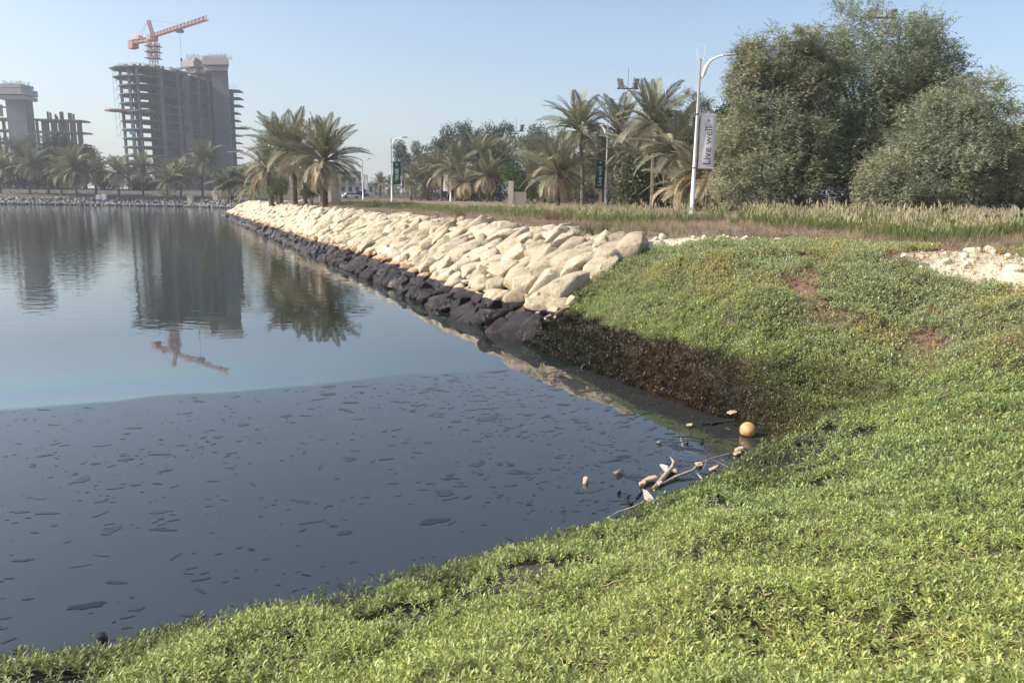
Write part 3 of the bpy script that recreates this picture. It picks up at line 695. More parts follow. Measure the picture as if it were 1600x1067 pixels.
# ------------------------------------------------------------------ trees
def twig_protos(kind, n=6):
    out = []
    for sd_ in range(n):
        r = random.Random(900 + sd_ + len(kind)); V, T, C = [], [], []
        if kind == 'fine':        # drooping feathery spray
            nl, L, wl_ = 10, .26, .095
            for i in range(nl):
                u = (i + .5) / nl; bx = u * 1.0; bz = -.35 * u * u + r.uniform(-.04, .04); sgn = 1 if i % 2 else -1
                d = Vector((r.uniform(.2, .7), sgn * r.uniform(.4, 1), r.uniform(-.5, .5))).normalized() * L * r.uniform(.7, 1.2); b = Vector((bx, r.uniform(-.05, .05), bz)); w_ = d.cross(Vector((r.uniform(-1, 1), r.uniform(-1, 1), 1))).normalized() * wl_
                k = len(V); V += [tuple(b - w_ * .5), tuple(b + w_ * .5), tuple(b + d)]; T += [(k, k + 1, k + 2)]; g = r.uniform(.75, 1.25); C += [(g, g, g)] * 3
        else:                     # clump of broader leaves
            for i in range(10):
                b = Vector((r.gauss(0, .33), r.gauss(0, .33), r.gauss(0, .33))); d = Vector((r.gauss(0, 1), r.gauss(0, 1), r.gauss(0, 1) - .3)).normalized() * .34; w_ = d.cross(Vector((r.gauss(0, 1), r.gauss(0, 1), r.gauss(0, 1)))).normalized() * .125
                k = len(V); V += [tuple(b), tuple(b + d * .5 + w_), tuple(b + d), tuple(b + d * .5 - w_)]; T += [(k, k + 1, k + 2), (k, k + 2, k + 3)]; g = r.uniform(.7, 1.3); C += [(g, g, g)] * 4
        out.append((np.array(V), np.array(T), np.array(C)))
    return out
TW = {'fine': twig_protos('fine'), 'broad': twig_protos('broad')}
def tree(name, lobes, base, kind, nspray, tint, size, label, group, spike=.0, trunk_r=.3, seed=1, cat="tree"):
    """lobes: (px, py, rx_px, rz_px, Y[, yr factor])"""
    r = random.Random(seed); g = np.random.default_rng(seed); bx, bY = base; b = P(bx, 320, bY); bz = float(H(b.x, b.y)); b = Vector((b.x, b.y, bz - .1))
    root = empty(name, b, label=label, cat=cat, group=group)
    tr = MB(); Ls = []
    for lb in lobes:
        c = P(lb[0], lb[1], lb[4]); k = lb[4] / CAM_F; rx, rz = lb[2] * k, lb[3] * k; ry = rx * (lb[5] if len(lb) > 5 else .85); Ls.append((c, rx, ry, rz))
    h0 = Vector((b.x, b.y, bz + .1 * max(1, (max(l[0].z for l in Ls) - bz))))
    tr.tube([b - b, h0 - b], [trunk_r, trunk_r * .8], 8)
    for c, rx, ry, rz in Ls:
        for q in range(4):
            e = c + Vector((r.uniform(-.6, .6) * rx, r.uniform(-.6, .6) * ry, r.uniform(-.2, .75) * rz)); m1 = h0.lerp(e, .45) + Vector((r.gauss(0, .12), r.gauss(0, .12), r.uniform(0, .12))) * rx
            tr.tube([h0 - b, m1 - b, e - b], [trunk_r * .55, trunk_r * .3, trunk_r * .07], 5)
    tr.build("trunk", M_bark, root)
    W = np.array([l[1] * l[2] + l[2] * l[3] + l[1] * l[3] for l in Ls]); W = W / W.sum(); PP, DD = [], []
    for (c, rx, ry, rz), wt in zip(Ls, W):
        n_ = int(nspray * wt); d = g.normal(size=(n_, 3)); d /= np.linalg.norm(d, axis=1)[:, None]
        az = np.arctan2(d[:, 1], d[:, 0]); lump = fbm(az * 1.6 + seed * 3 + c.x, d[:, 2] * 2.6 + 7, 1.5, seed, 3)
        rr_ = (.68 + .50 * lump) * g.random(n_) ** .28 + spike * .5 * (g.random(n_) ** 6)
        if kind == 'fine':      # sprays gathered into boughs
            nb = max(6, n_ // 45); bi = g.integers(0, nb, n_); bd = d[:nb] * (rr_[:nb] * 1.02)[:, None] * np.array((rx, ry, rz)); br = .16 * (rx + rz) * g.uniform(.5, 1.2, nb)
            sp_ = nb // 6; bd[:sp_] *= 1.10 + .8 * spike * g.random((sp_, 1)); br[:sp_] *= .55
            off = g.normal(size=(n_, 3)); off *= (br[bi] * g.random(n_) ** .5 / np.linalg.norm(off, axis=1))[:, None]; off[:, 2] *= .8
            p = np.array(c) + bd[bi] + off; d = .5 * d[bi] + off / br[bi][:, None]; d /= np.linalg.norm(d, axis=1)[:, None]
        else: p = np.array(c) + d * rr_[:, None] * np.array((rx, ry, rz))
        PP.append(p); DD.append(d)
    PP = np.concatenate(PP); DD = np.concatenate(DD)
    keep = PP[:, 2] > bz + .15; 
    hole = fbm(PP[:, 0] * 1.0 + PP[:, 1] * .7, PP[:, 2], 1.0 / max(.6, size * 2.3), seed + 5, 2); keep &= hole > .20; PP, DD = PP[keep], DD[keep]
    m = len(PP); az = np.arctan2(DD[:, 1], DD[:, 0]) + g.normal(0, .8, m); el = np.clip(DD[:, 2], -.2, 1)
    if kind == 'fine': R_ = rotmats(az, -el * .9 + g.normal(0, .45, m), np.zeros(m)) @ rotmats(np.zeros(m), np.zeros(m), np.zeros(m))
    else: R_ = rotmats(az, g.uniform(0, PI, m), g.uniform(0, 6, m))
    t_ = np.tile(tint, (m, 1)) * (.8 + .4 * fbm(PP[:, 0] + PP[:, 1], PP[:, 2], .5, seed + 3)[:, None]) * g.uniform(.8, 1.2, m)[:, None]
    dry = (fbm(PP[:, 0], PP[:, 2] + PP[:, 1], .8, seed + 9) > .68)[:, None]; t_ = np.where(dry, t_ * np.array((1.2, 1.08, 1.0)), t_)
    V, T, C = scatter(TW[kind], PP - np.array(b), R_, size * g.uniform(.7, 1.25, m), t_, g.integers(0, 6, m))
    link("crown", np_mesh("crown", V, T, M_leaf, C), root); return root
GH = (.25, .275, .17); DG = (.085, .12, .06); BL = (.09, .105, .07)
g1 = "feathery grey-green trees on the right"
tree("ghaf_tree", [(1370, 108, 94, 90, 50), (1462, 150, 48, 66, 49), (1450, 215, 60, 60, 46), (1300, 190, 85, 95, 48), (1400, 215, 95, 85, 49), (1330, 275, 115, 60, 47), (1290, 95, 45, 45, 50), (1425, 120, 50, 70, 51)], (1365, 50), 'fine', 31000, GH, .62, "tallest feathery grey-green tree, its crown the highest point on the right", g1, .35, .35, 21)
tree("ghaf_tree", [(1215, 160, 60, 75, 46), (1190, 215, 62, 75, 45), (1240, 92, 26, 46, 46), (1275, 110, 30, 50, 47), (1165, 110, 30, 40, 46), (1200, 280, 75, 48, 44), (1240, 250, 55, 60, 45), (1175, 120, 38, 40, 46)], (1220, 46), 'fine', 20000, (.27, .285, .18), .58, "feathery tree with a spiky top just right of the white banner lamp", g1, .4, .3, 22)
tree("ghaf_tree", [(1470, 230, 80, 70, 42), (1430, 280, 80, 50, 40), (1520, 265, 75, 60, 42), (1500, 180, 50, 48, 43), (1548, 185, 40, 50, 43), (1590, 240, 30, 40, 44), (1395, 300, 60, 30, 39)], (1480, 42), 'fine', 20000, (.265, .285, .18), .54, "lower spreading feathery tree overlapping the tallest one's right side", g1, .4, .3, 23)
tree("dark_tree", [(1600, 250, 45, 55, 55), (1560, 285, 50, 40, 54), (1640, 240, 50, 80, 56)], (1600, 55), 'broad', 2600, DG, .55, "dark dense tree cut by the right edge of the photo", "dark green trees behind the others", .2, .25, 24)
tree("dark_tree", [(1140, 195, 26, 36, 62), (1150, 240, 35, 45, 61)], (1145, 62), 'broad', 1500, (.035, .075, .022), .55, "vivid dark green leafy tree between banner lamp and feathery trees", "dark green trees behind the others", .1, .25, 25)
tree("acacia_tree", [(1072, 180, 38, 32, 72), (1050, 215, 45, 35, 72), (1095, 160, 18, 14, 72)], (1070, 72), 'fine', 2300, (.15, .17, .11), .6, "thin open-crowned tree left of the white banner lamp top", "trees behind the palms", .45, .25, 26)
tree("acacia_tree", [(965, 262, 55, 48, 101.4), (1010, 270, 55, 45, 100.1), (1040, 250, 50, 45, 102.7)], (1000, 101.4), 'fine', 3000, (.16, .18, .11), 0.78, "bushy olive tree filling the gap behind the middle palms", "trees behind the palms", .3, .25, 27)
tree("acacia_tree", [(850, 240, 40, 36, 124.8), (830, 270, 45, 40, 123.5), (900, 270, 60, 40, 122.2)], (850, 124.8), 'fine', 2600, (.15, .17, .105), 0.90, "grey-green bushy tree left of the tall middle palm", "trees behind the palms", .35, .25, 28)
tree("poplar_tree", [(712, 215, 25.3, 22, 192), (705, 243, 29.9, 24.2, 192), (690, 225, 16.1, 11, 192)], (712, 192.0), 'broad', 900, BL, 1.14, "dark round-topped tree left of the tree row's highest peaks", "dark broadleaf trees behind the palm thicket", .3, .3, 31)
tree("poplar_tree", [(729, 211, 9.2, 18.7, 189.4), (735, 238, 18.4, 28.6, 189.4), (747, 218, 6.9, 14.3, 189.4)], (735, 189.4), 'broad', 620, BL, 1.02, "slim dark tree with two thin spires in the background row", "dark broadleaf trees behind the palm thicket", .3, .3, 32)
tree("poplar_tree", [(765, 215, 19.55, 22, 186.9), (775, 238, 27.6, 26.4, 186.9), (790, 209, 13.8, 19.8, 186.9)], (772, 186.9), 'broad', 900, BL, 1.08, "dark twin-headed tree beside the distant floodlight mast", "dark broadleaf trees behind the palm thicket", .3, .3, 33)
tree("poplar_tree", [(624, 233, 10.35, 13.2, 204.8), (630, 255, 14.95, 19.8, 204.8)], (630, 204.8), 'broad', 420, BL, 1.02, "small leaning dark tree right of the green banner lamp", "dark broadleaf trees behind the palm thicket", .25, .25, 34)
tree("poplar_tree", [(650, 233, 8.05, 11, 202.2), (652, 255, 10.35, 19.8, 202.2)], (652, 202.2), 'broad', 260, BL, 0.90, "smallest dark treetop standing alone between two taller ones", "dark broadleaf trees behind the palm thicket", .25, .2, 35)
tree("poplar_tree", [(672, 243, 18.4, 17.6, 194.6), (662, 265, 27.6, 22, 194.6), (690, 268, 29.9, 24.2, 194.6)], (675, 194.6), 'broad', 800, BL, 1.08, "low dark tree in front of the gap left of the tree row", "dark broadleaf trees behind the palm thicket", .25, .25, 36)
tree("poplar_tree", [(815, 229, 16.1, 19.8, 179.2), (840, 218, 20.7, 22, 179.2), (850, 238, 29.9, 22, 179.2)], (835, 179.2), 'broad', 800, BL, 1.08, "dark tree just right of the distant floodlight mast", "dark broadleaf trees behind the palm thicket", .3, .25, 37)
tree("leafy_bush", [(808, 285, 16, 28, 92), (795, 268, 14, 16, 93), (822, 300, 20, 16, 92)], (808, 92), 'broad', 700, (.075, .125, .030), .5, "bright green bush hugging the cream wall", "leafy bushes", .2, .1, 38, cat="bush")
tree("leafy_bush", [(437, 292, 16, 14, 88), (425, 300, 12, 8, 88)], (435, 88), 'broad', 420, (.17, .20, .11), .4, "pale green bush at the foot of the left palms", "leafy bushes", .3, .06, 39, cat="bush")
tree("leafy_bush", [(490, 298, 11, 9, 86), (480, 302, 12, 7, 86)], (488, 86), 'broad', 260, (.16, .19, .05), .4, "yellow-green bush beside the thick palm trunk", "leafy bushes", .3, .06, 40, cat="bush")
# thicket screens low down behind the palms
for i, (x0, Y_, hgt, lab) in enumerate(((700, 142, 30, "dense shrubbery behind the leftmost thicket palms"), (770, 140, 32, "dense shrubbery under the twin-headed dark tree"), (880, 112, 34, "dense shrubbery behind the green banner of the middle lamp"), (950, 108, 36, "dense shrubbery right of the middle lamp pole"), (1020, 70, 40, "dense shrubbery under the thin open-crowned tree"), (1110, 62, 42, "dense shrubbery at the foot of the white banner lamp"))):
    tree("thicket_shrub", [(x0 - 25, 292, 38, hgt * 1.45, Y_), (x0 + 25, 284, 38, hgt * 1.35, Y_ + 1), (x0, 262, 30, hgt * .9, Y_ + 2)], (x0, Y_), 'broad', 2400, (.11, .125, .07), .7, lab, "shrub thicket under the palms", .2, .12, 50 + i, cat="shrub")
# far shore trees
fg = "hazy trees on the far shore"
tree("far_tree", [(20, 238, 36, 28, 262), (-20, 245, 36, 35, 262), (55, 240, 30, 28, 262)], (15, 262), 'fine', 4500, (.12, .14, .10), 1.7, "wide grey-green tree at the left edge behind the far palms", fg, .3, .4, 61)
tree("far_tree", [(92, 236, 24, 26, 255), (75, 262, 28, 26, 255), (112, 252, 22, 24, 255)], (92, 255), 'broad', 1500, (.035, .065, .045), 1.6, "blue-green round tree below the unfinished tower at far left", fg, .2, .4, 62)
tree("far_tree", [(138, 240, 12, 12, 250), (128, 262, 22, 22, 250), (148, 262, 12, 14, 250)], (138, 250), 'broad', 800, (.035, .055, .038), 1.5, "dark small-crowned tree at the right end of the left tree mass", fg, .25, .3, 63)
tree("far_tree", [(30, 275, 40, 18, 250), (80, 280, 40, 16, 250), (-15, 275, 30, 18, 250)], (40, 250), 'broad', 1500, (.04, .045, .035), 1.5, "dark undergrowth in the shade behind the left palms", fg, .2, .3, 64)
tree("far_tree", [(245, 272, 28, 18, 262), (205, 275, 22, 16, 262), (285, 272, 25, 20, 262)], (245, 262), 'fine', 2000, (.13, .14, .095), 1.6, "low bushy tree in front of the tall unfinished tower", fg, .3, .3, 65)
tree("far_tree", [(352, 282, 18, 15, 205), (375, 280, 22, 15, 206), (390, 285, 15, 12, 205)], (362, 205), 'broad', 1300, (.05, .075, .035), 1.2, "green bushy tree right of the tall tower's base", fg, .2, .25, 66)
tree("far_tree", [(165, 282, 22, 14, 258), (225, 288, 26, 10, 256)], (180, 258), 'broad', 900, (.055, .06, .04), 1.4, "low shrub mass between the far shore palms", fg, .2, .2, 67)

# ------------------------------------------------------------------ palms
def frond_mesh(droop, seed, dead=False, nleaf=34):
    r = random.Random(seed); V, T = [], []; pts = []; x = z = 0; a = .05; N = 10
    for i in range(N + 1):
        pts.append(Vector((x, 0, z))); x += math.cos(a) / N; z += math.sin(a) / N; a -= droop / N * (.4 + 1.2 * i / N)
    for i in range(N):
        p, q = pts[i], pts[i + 1]; w0 = .012 * (1 - i / N) + .003; w1 = .012 * (1 - (i + 1) / N) + .003; k = len(V)
        V += [(p.x, -w0, p.z), (p.x, w0, p.z), (q.x, w1, q.z), (q.x, -w1, q.z), (p.x, 0, p.z - w0 * 1.6), (q.x, 0, q.z - w1 * 1.6)]
        T += [(k, k + 1, k + 2), (k, k + 2, k + 3), (k, k + 4, k + 5), (k, k + 5, k + 3), (k + 1, k + 2, k + 5), (k + 1, k + 5, k + 4)]
    for i in range(nleaf):
        u = .14 + .86 * (i + .5) / nleaf; f = u * N; j = min(N - 1, int(f)); p = pts[j].lerp(pts[j + 1], f - j); t_ = (pts[j + 1] - pts[j]).normalized()
        for sg in (-1, 1):
            L = .20 * (1 - .65 * abs(u - .42) ** 1.5) * r.uniform(.85, 1.1) * (.55 + .6 * min(1, (1 - u) * 3)); up_ = r.uniform(.15, .5)
            d = (t_ * (.75 + .6 * u) + Vector((0, sg * 1.0, 0)) + Vector((-t_.z, 0, t_.x)) * up_ + Vector((0, 0, -.35 if dead else -.10))).normalized() * L
            w_ = t_ * .0115; k = len(V); m_ = p + d * .45
            V += [tuple(p), tuple(m_ + w_ * 1.3), tuple(m_ - w_ * 1.3), tuple(p + d + Vector((0, 0, -.02)))]; T += [(k, k + 1, k + 2), (k + 1, k + 3, k + 2)]
    return np_mesh("frond", V, T, M_frondy if dead else M_frond)
FR = [frond_mesh(d, i) for i, d in enumerate((.35, .7, 1.1, 1.5, 1.9))]
FRD = [frond_mesh(1.6, 20, True), frond_mesh(2.2, 21, True)]
FRA = [(*me_arrays(m_)[:2], me_arrays(m_, (.20, .198, .12))[2]) for m_ in FR] + [(*me_arrays(m_)[:2], me_arrays(m_, (.42, .35, .22))[2]) for m_ in FRD]
def palm(px, py, Y, L, label, group, nf=44, separate=False, seed=0, base_px=None, dead=.16, tr=.24, droopy=0):
    r = random.Random(seed + 1000); c = P(px, py, Y); bx = c.x if base_px is None else P(base_px, 310, Y).x
    bz = float(H(bx, Y)); root = empty("date_palm", (bx, Y, bz - .05), label=label, cat="palm", group=group)
    top = Vector((c.x - bx, 0, max(.5, c.z - bz))); m_ = MB(); n_ = max(4, int(top.z / .28)); pts, rs = [], []
    for i in range(n_ + 1):
        u = i / n_; pts.append((top.x * u * u, 0, top.z * u)); rs.append(tr * (1.18 - .25 * u) * (1.06 if i % 2 else .94) * (1.25 if u > .9 else 1))
    m_.tube(pts, rs, 8); m_.build("trunk", M_trunk, root)
    FM, pos_, sc2, pk = [], [], [], []
    for i in range(nf):
        u = (i + .5) / nf; el = math.radians(82 - 128 * u ** .85) + r.gauss(0, .09) ; az = i * 2.39996 + r.gauss(0, .25); ln = L * (.74 + .30 * math.sin(PI * min(1, u * 1.1 + .12))) * r.uniform(.88, 1.1)
        dd = u > 1 - dead or r.random() < .04
        j = min(4, max(0, int(u * 3.6 + r.uniform(-.6, 1.0) + droopy)))
        if dd: j = 5 + r.randrange(2)
        Mx = Matrix.Rotation(az, 4, 'Z') @ Matrix.Rotation(-el, 4, 'Y') @ Matrix.Rotation(r.gauss(0, .35), 4, 'X')
        base = top + Vector((0, 0, -.25 * u * 1.3)) + (Mx @ Vector((tr * .6, 0, 0)))
        if separate:
            o = link("frond", (FR + FRD)[j], root); o.matrix_local = Matrix.Translation(base) @ Mx @ Matrix.Scale(ln, 4)
        else: FM.append(np.array(Mx.to_3x3())); pos_.append(tuple(base)); sc2.append(ln); pk.append(j)
    if not separate:
        V, T, C = scatter(FRA, np.array(pos_), np.array(FM), np.array(sc2), RNG.uniform(.75, 1.2, (nf, 1)) * np.ones((nf, 3)), np.array(pk)); link("crown", np_mesh("crown", V, T, M_leaf, C), root)
    return root
pg = "date palms on the point beyond the boulders"
palm(507, 247, 75, 4.5, "largest date palm with a full round crown at the end of the boulder bank", pg, 58, True, 1, 506, .12, .36)
palm(458, 232, 86, 4.6, "date palm just left of the largest one, crown overlapping it", pg, 48, True, 2, 460, .15, .32)
palm(434, 228, 95, 4.6, "tall date palm at the top left of the point's palm group", pg, 48, True, 3, 438, .15, .30)
palm(418, 262, 90, 4.2, "leftmost low palm of the point's group with drooping fronds", pg, 42, True, 4, 424, .3, .28, 1)
palm(477, 262, 98, 4.2, "slender palm half hidden behind the two biggest on the point", pg, 40, True, 5, 477, .3, .26, 1)
pg = "palms in the thicket behind the plumed grass"
for i, (px, py, Y, L, bpx, dead, lab) in enumerate((
    (905, 200, 70, 4.3, 910, .15, "tallest thicket palm, its crown standing against the sky left of the middle lamp"),
    (872, 268, 62, 4.0, 872, .25, "low palm with a wide fountain of fronds left of the green banner"),
    (968, 205, 74, 4.2, 965, .2, "palm whose fronds start right behind the middle lamp's top"),
    (1020, 188, 66, 4.4, 1020, .15, "high palm below the tall floodlight mast"),
    (1000, 235, 60, 4.2, 1000, .4, "palm with rusty dead fronds below the floodlight mast"),
    (1060, 235, 58, 4.2, 1062, .25, "palm close left of the white banner"),
    (1105, 268, 50, 3.9, 1108, .55, "low palm of mostly straw-coloured fronds under the white banner"),
    (1140, 238, 54, 3.6, 1140, .3, "palm with upright pale tips right of the white banner"),
    (1075, 285, 52, 3.2, 1075, .5, "small straw-coloured palm at the white banner lamp's foot"),
    (835, 275, 76, 4.0, 835, .3, "palm behind the bright green bush"),
    (762, 272, 78, 3.4, 762, .35, "starburst-shaped low palm right of the small white banner"),
    (748, 245, 95, 4.6, 750, .2, "palm rising above the small white banner's right side"),
    (780, 252, 98, 4.6, 782, .2, "palm in front of the twin-headed dark tree"),
    (712, 262, 92, 4.4, 712, .35, "palm behind the small white banner"),
    (690, 268, 96, 4.3, 690, .3, "palm left of the small white banner with hanging dry fronds"),
    (668, 278, 100, 4.3, 668, .3, "palm between the two distant lamp poles"),
    (725, 285, 88, 3.6, 726, .5, "low dry palm at the foot of the small white banner lamp"),
    (940, 262, 72, 4.0, 940, .3, "palm directly behind the dark green banner"),
    (642, 285, 150, 4.5, 642, .25, "far palm right of the tall lamp with the two-line banner"),
    (594, 288, 190, 4.2, 594, .2, "tiny far palm left of the tall green-bannered lamp"),
    (612, 292, 175, 4.0, 612, .2, "tiny far palm behind the tall green-bannered lamp"))):
    kd = 1.42 if px < 800 and px > 660 else (1.30 if 800 <= px < 1010 else 1.0); Y *= kd; L *= kd
    palm(px, py, Y, L * (.92 if i < 9 else .8), lab, pg, 46, True if i < 10 else False, 30 + i, bpx, dead, .22, .4)
pg = "palms along the far shore"
for i, (px, py, Y, L, bpx, lab) in enumerate((
    (48, 258, 222, 4.9, 48, "second far-shore palm from the left, bushy to the ground"), (118, 262, 218, 6.2, 120, "biggest far-shore palm in front of the left tree mass"), (96, 272, 220, 4.2, 97, "small palm touching the left side of the biggest far-shore palm"),
    (76, 256, 225, 2.4, 77, "thin young palm on a bare trunk on the far shore"), (2, 262, 222, 4.4, 2, "far-shore palm cut by the left edge"), (186, 270, 216, 5.0, 186, "far-shore palm left of the tower's left edge"),
    (224, 264, 222, 4.4, 224, "far-shore palm under the tower's left half"), (262, 282, 215, 4.6, 262, "low spreading far-shore palm under the tower's middle"), (282, 275, 222, 4.8, 283, "far-shore palm just left of the tallest one"),
    (317, 250, 224, 5.8, 317, "tallest far-shore palm standing before the tower's blank wall"), (355, 290, 204, 4.2, 356, "low dark palm at the far-shore bend"), (150, 268, 226, 4.4, 151, "palm between the left tree mass and the tower"), (400, 290, 130, 3.6, 400, "low palm where the far shore meets the point"))):
    palm(px, py, Y, L * 1.3, lab, pg, 46, False, 70 + i, bpx, .22, .28, .3)

# ------------------------------------------------------------------ lamps with banners
def text_mesh(body, size, m, parent, loc, rot, width=None):
    c = bpy.data.curves.new("lettering", 'FONT'); c.body = body; c.size = size; c.align_x = 'CENTER'; c.align_y = 'CENTER'; c.extrude = .003; c.resolution_u = 2
    o = bpy.data.objects.new("lettering", c); me = bpy.data.meshes.new_from_object(o); bpy.data.objects.remove(o)
    o = link("lettering", me, parent); me.materials.clear(); me.materials.append(m); o.location = loc; o.rotation_euler = rot; return o
def lamp(px_b, Y, top, arm, banner, side, bw, by0, by1, label, words, r0=.09, arm_len=2.0):
    tp = P(top[0], top[1], Y); bx = tp.x; bz = float(H(bx, Y)); root = empty("street_lamp", (bx, Y, bz), label=label, cat="street lamp", group="street lamps with banners along the road")
    h = tp.z - bz; MB().tube([(0, 0, 0), (0, 0, h * .25), (0, 0, h)], [r0 * 1.25, r0 * 1.1, r0 * .62], 12).build("pole", M_pole, root, True)
    MB().tube([(0, 0, -.05), (0, 0, .35)], r0 * 1.8, 12).build("base", M_pole, root)
    # pointed loop finial
    f = []
    for i in range(17):
        a = i / 16; u = a * 2 * PI; f.append((.22 * math.sin(u) * (1 if True else 1), 0, h - .12 + (.42 - .42 * math.cos(u)) * (1 + .12 * (1 - math.cos(u)) / 2)))
    MB().tube(f, .013 if Y < 60 else .022, 5, False).build("finial", M_pole, root)
    s = 1 if arm > 0 else -1; L = arm_len
    pts = [(s * .10, 0, h - 1.05), (s * .20, 0, h - .75), (s * .32, 0, h - .40), (s * .55, 0, h - .08), (s * .9, 0, h + .10), (s * (L * .72), 0, h + .18)]
    MB().tube(pts, [.03, .14, .11, .07, .05, .04], 8).build("arm", M_pole, root, True)
    hd = MB(); x0 = s * L * .70; x1 = s * (L + .25); z0 = h + .19
    hd.tube([(x0, 0, z0), (x0 + s * .12, 0, z0 + .02), ((x0 + x1) / 2, 0, z0 + .05), (x1 - s * .1, 0, z0 + .07), (x1, 0, z0 + .07)], [.04, .09, .12, .08, .02], 8)
    hd.v = [(a, b, z0 + (c - z0) * .6) for a, b, c in hd.v]; hd.build("lamp_head", M_metal if Y > 60 else mat("lamp_head_grey", (.5, .5, .5), .4), root, True)
    if banner:
        z1 = P(top[0], by0, Y).z - bz; z2 = P(top[0], by1, Y).z - bz; s2 = side; xa = s2 * (r0 + .10); xb = xa + s2 * bw
        m_ = M_white if banner == 'w' else M_green; bn = MB(); N = 12
        for j in range(N + 1):
            for i in range(5):
                u = i / 4; v = j / N; bn.v.append((xa + (xb - xa) * u, .03 * math.sin(v * 5 + u * 2) - .02 * math.sin(u * 3.1), z1 + (z2 - z1) * v - .02 * math.sin(u * PI)))
        k = len(bn.v); bn.v += [(a, b + .012, c) for a, b, c in bn.v]
        for j in range(N):
            for i in range(4):
                a = j * 5 + i; bn.f += [(a, a + 1, a + 6, a + 5), (k + a, k + a + 5, k + a + 6, k + a + 1)]
        for j in range(N): bn.f += [(j * 5, j * 5 + 5, k + j * 5 + 5, k + j * 5), (j * 5 + 4, k + j * 5 + 4, k + j * 5 + 9, j * 5 + 9)]
        b_ = bn.build("banner", m_, root, True)
        for z in (z1, z2):
            MB().tube([(0, 0, z), (xb, 0, z)], .022, 6).build("bracket", M_metal if banner == 'g' else M_pole, root)
            MB().tube([(0, 0, z - .03), (0, 0, z + .03)], r0 * 1.25, 10).build("clamp", M_metal, root)
        ink = M_ink if banner == 'w' else M_inkw; xc = (xa + xb) / 2; hb = z1 - z2
        rot = (PI / 2, -PI / 2, 0)
        if words == 'big':
            text_mesh("Live well", hb * .205, ink, b_, (xc + .04, -.075, (z1 + z2) / 2 - hb * .08), rot)
            em = MB()
            for i in range(12):
                a = i * PI / 6
                for q in (.035, .075): em.box((xc + math.cos(a) * q, -.07, z1 - hb * .115 + math.sin(a) * q), (.03, .006, .03), 0)
            em.build("emblem", M_inkb, b_)
            text_mesh("AL MOUJ", hb * .042, M_inkb, b_, (xc, -.07, z1 - hb * .19), (PI / 2, 0, 0)); text_mesh("MUSCAT", hb * .03, M_inkb, b_, (xc, -.07, z1 - hb * .222), (PI / 2, 0, 0))
            MB().box((xc, -.065, z2 + hb * .11), (bw * .55, .004, .012)).build("fine_print", M_inkb, b_)
        elif words == 'small':
            text_mesh("Live well", hb * .19, ink, b_, (xc, -.075, (z1 + z2) / 2 - hb * .08), rot)
            em = MB()
            for i in range(8):
                a = i * PI / 4; em.box((xc + math.cos(a) * .07, -.07, z1 - hb * .12 + math.sin(a) * .07), (.05, .006, .05))
            em.build("emblem", ink, b_)
        elif words == 'two':
            text_mesh("Live well", hb * .15, ink, b_, (xc - .12, -.075, (z1 + z2) / 2 - hb * .08), rot); text_mesh("Live well", hb * .13, ink, b_, (xc + .13, -.075, (z1 + z2) / 2 - hb * .04), rot)
            em = MB()
            for i in range(8):
                a = i * PI / 4; em.box((xc + math.cos(a) * .07, -.07, z1 - hb * .12 + math.sin(a) * .07), (.05, .006, .05))
            em.build("emblem", ink, b_)
    return root
lamp(1088, 42, (1095, 92), 1, 'w', 1, .86, 179, 263, "tall white street lamp with the large white banner", 'big', .095, 1.65)
lamp(611, 106, (611, 217), 1, 'g', 1, 1.05, 253, 288, "street lamp with a green two-line banner right of the big palms", 'two', .11, 2.1)
lamp(569, 165, (566, 250), 1, 'w', 1, .9, 273, 296, "distant street lamp with a white banner beside the big palm's fronds", None, .13, 1.6)
lamp(948, 82, (950, 198), -1, 'g', -1, .95, 249, 295, "street lamp with a dark green banner in front of the middle palms", 'small', .10, .5)
lamp(705, 131, (704, 246), -1, 'w', -1, 1.0, 271, 299, "street lamp with a plain whitish banner before the palm thicket", None, .12, 1.3)
lamp(642, 168, (641, 266), -1, 'g', -1, .9, 283, 305, "distant lamp post with a narrow dark green banner", None, .12, .6)
lamp(590, 225, (590, 280), -1, 'g', -1, 1.0, 292, 304, "farthest lamp post, thin and short, with a tiny green banner", None, .12, .6)

# floodlight masts
def mast(px, Y, top, label, n=2, heads=3, sc_=1.0):
    tp = P(px, top, Y); bz = float(H(tp.x, Y)); root = empty("floodlight_mast", (tp.x, Y, bz), label=label, cat="floodlight", group="floodlight masts behind the trees")
    h = tp.z - bz; MB().tube([(0, 0, 0), (0, 0, h)], [.28, .12], 8).build("pole", M_pole, root); MB().tube([(0, 0, h), (0, 0, h + 3.2 * sc_)], .04, 4).build("lightning_rod", M_metal, root)
    MB().box((0, 0, h - .1), (3.6 * sc_, .25, .2)).build("crossbar", M_metal, root)
    for sx in (-1, 1):
        for j in range(heads):
            f = MB().box((0, 0, 0), (.95 * sc_, .5, .42 * sc_)).build("lamp_head", mat("flood_grey", (.16, .16, .17), .5), root); f.location = (sx * (1.15 + .1 * j) * sc_, -.1, h + (.15 + .55 * j) * sc_); f.rotation_euler = (.3, sx * -.25, .4 * sx)
mast(981, 130, 138, "tall double-headed floodlight mast rising above the middle palms")
mast(807, 235, 205, "small distant double-headed floodlight mast over the tree row", sc_=1.3)
mast(1378, 90, 27, "floodlight mast whose lamps just clear the tallest feathery tree", heads=2, sc_=.9)

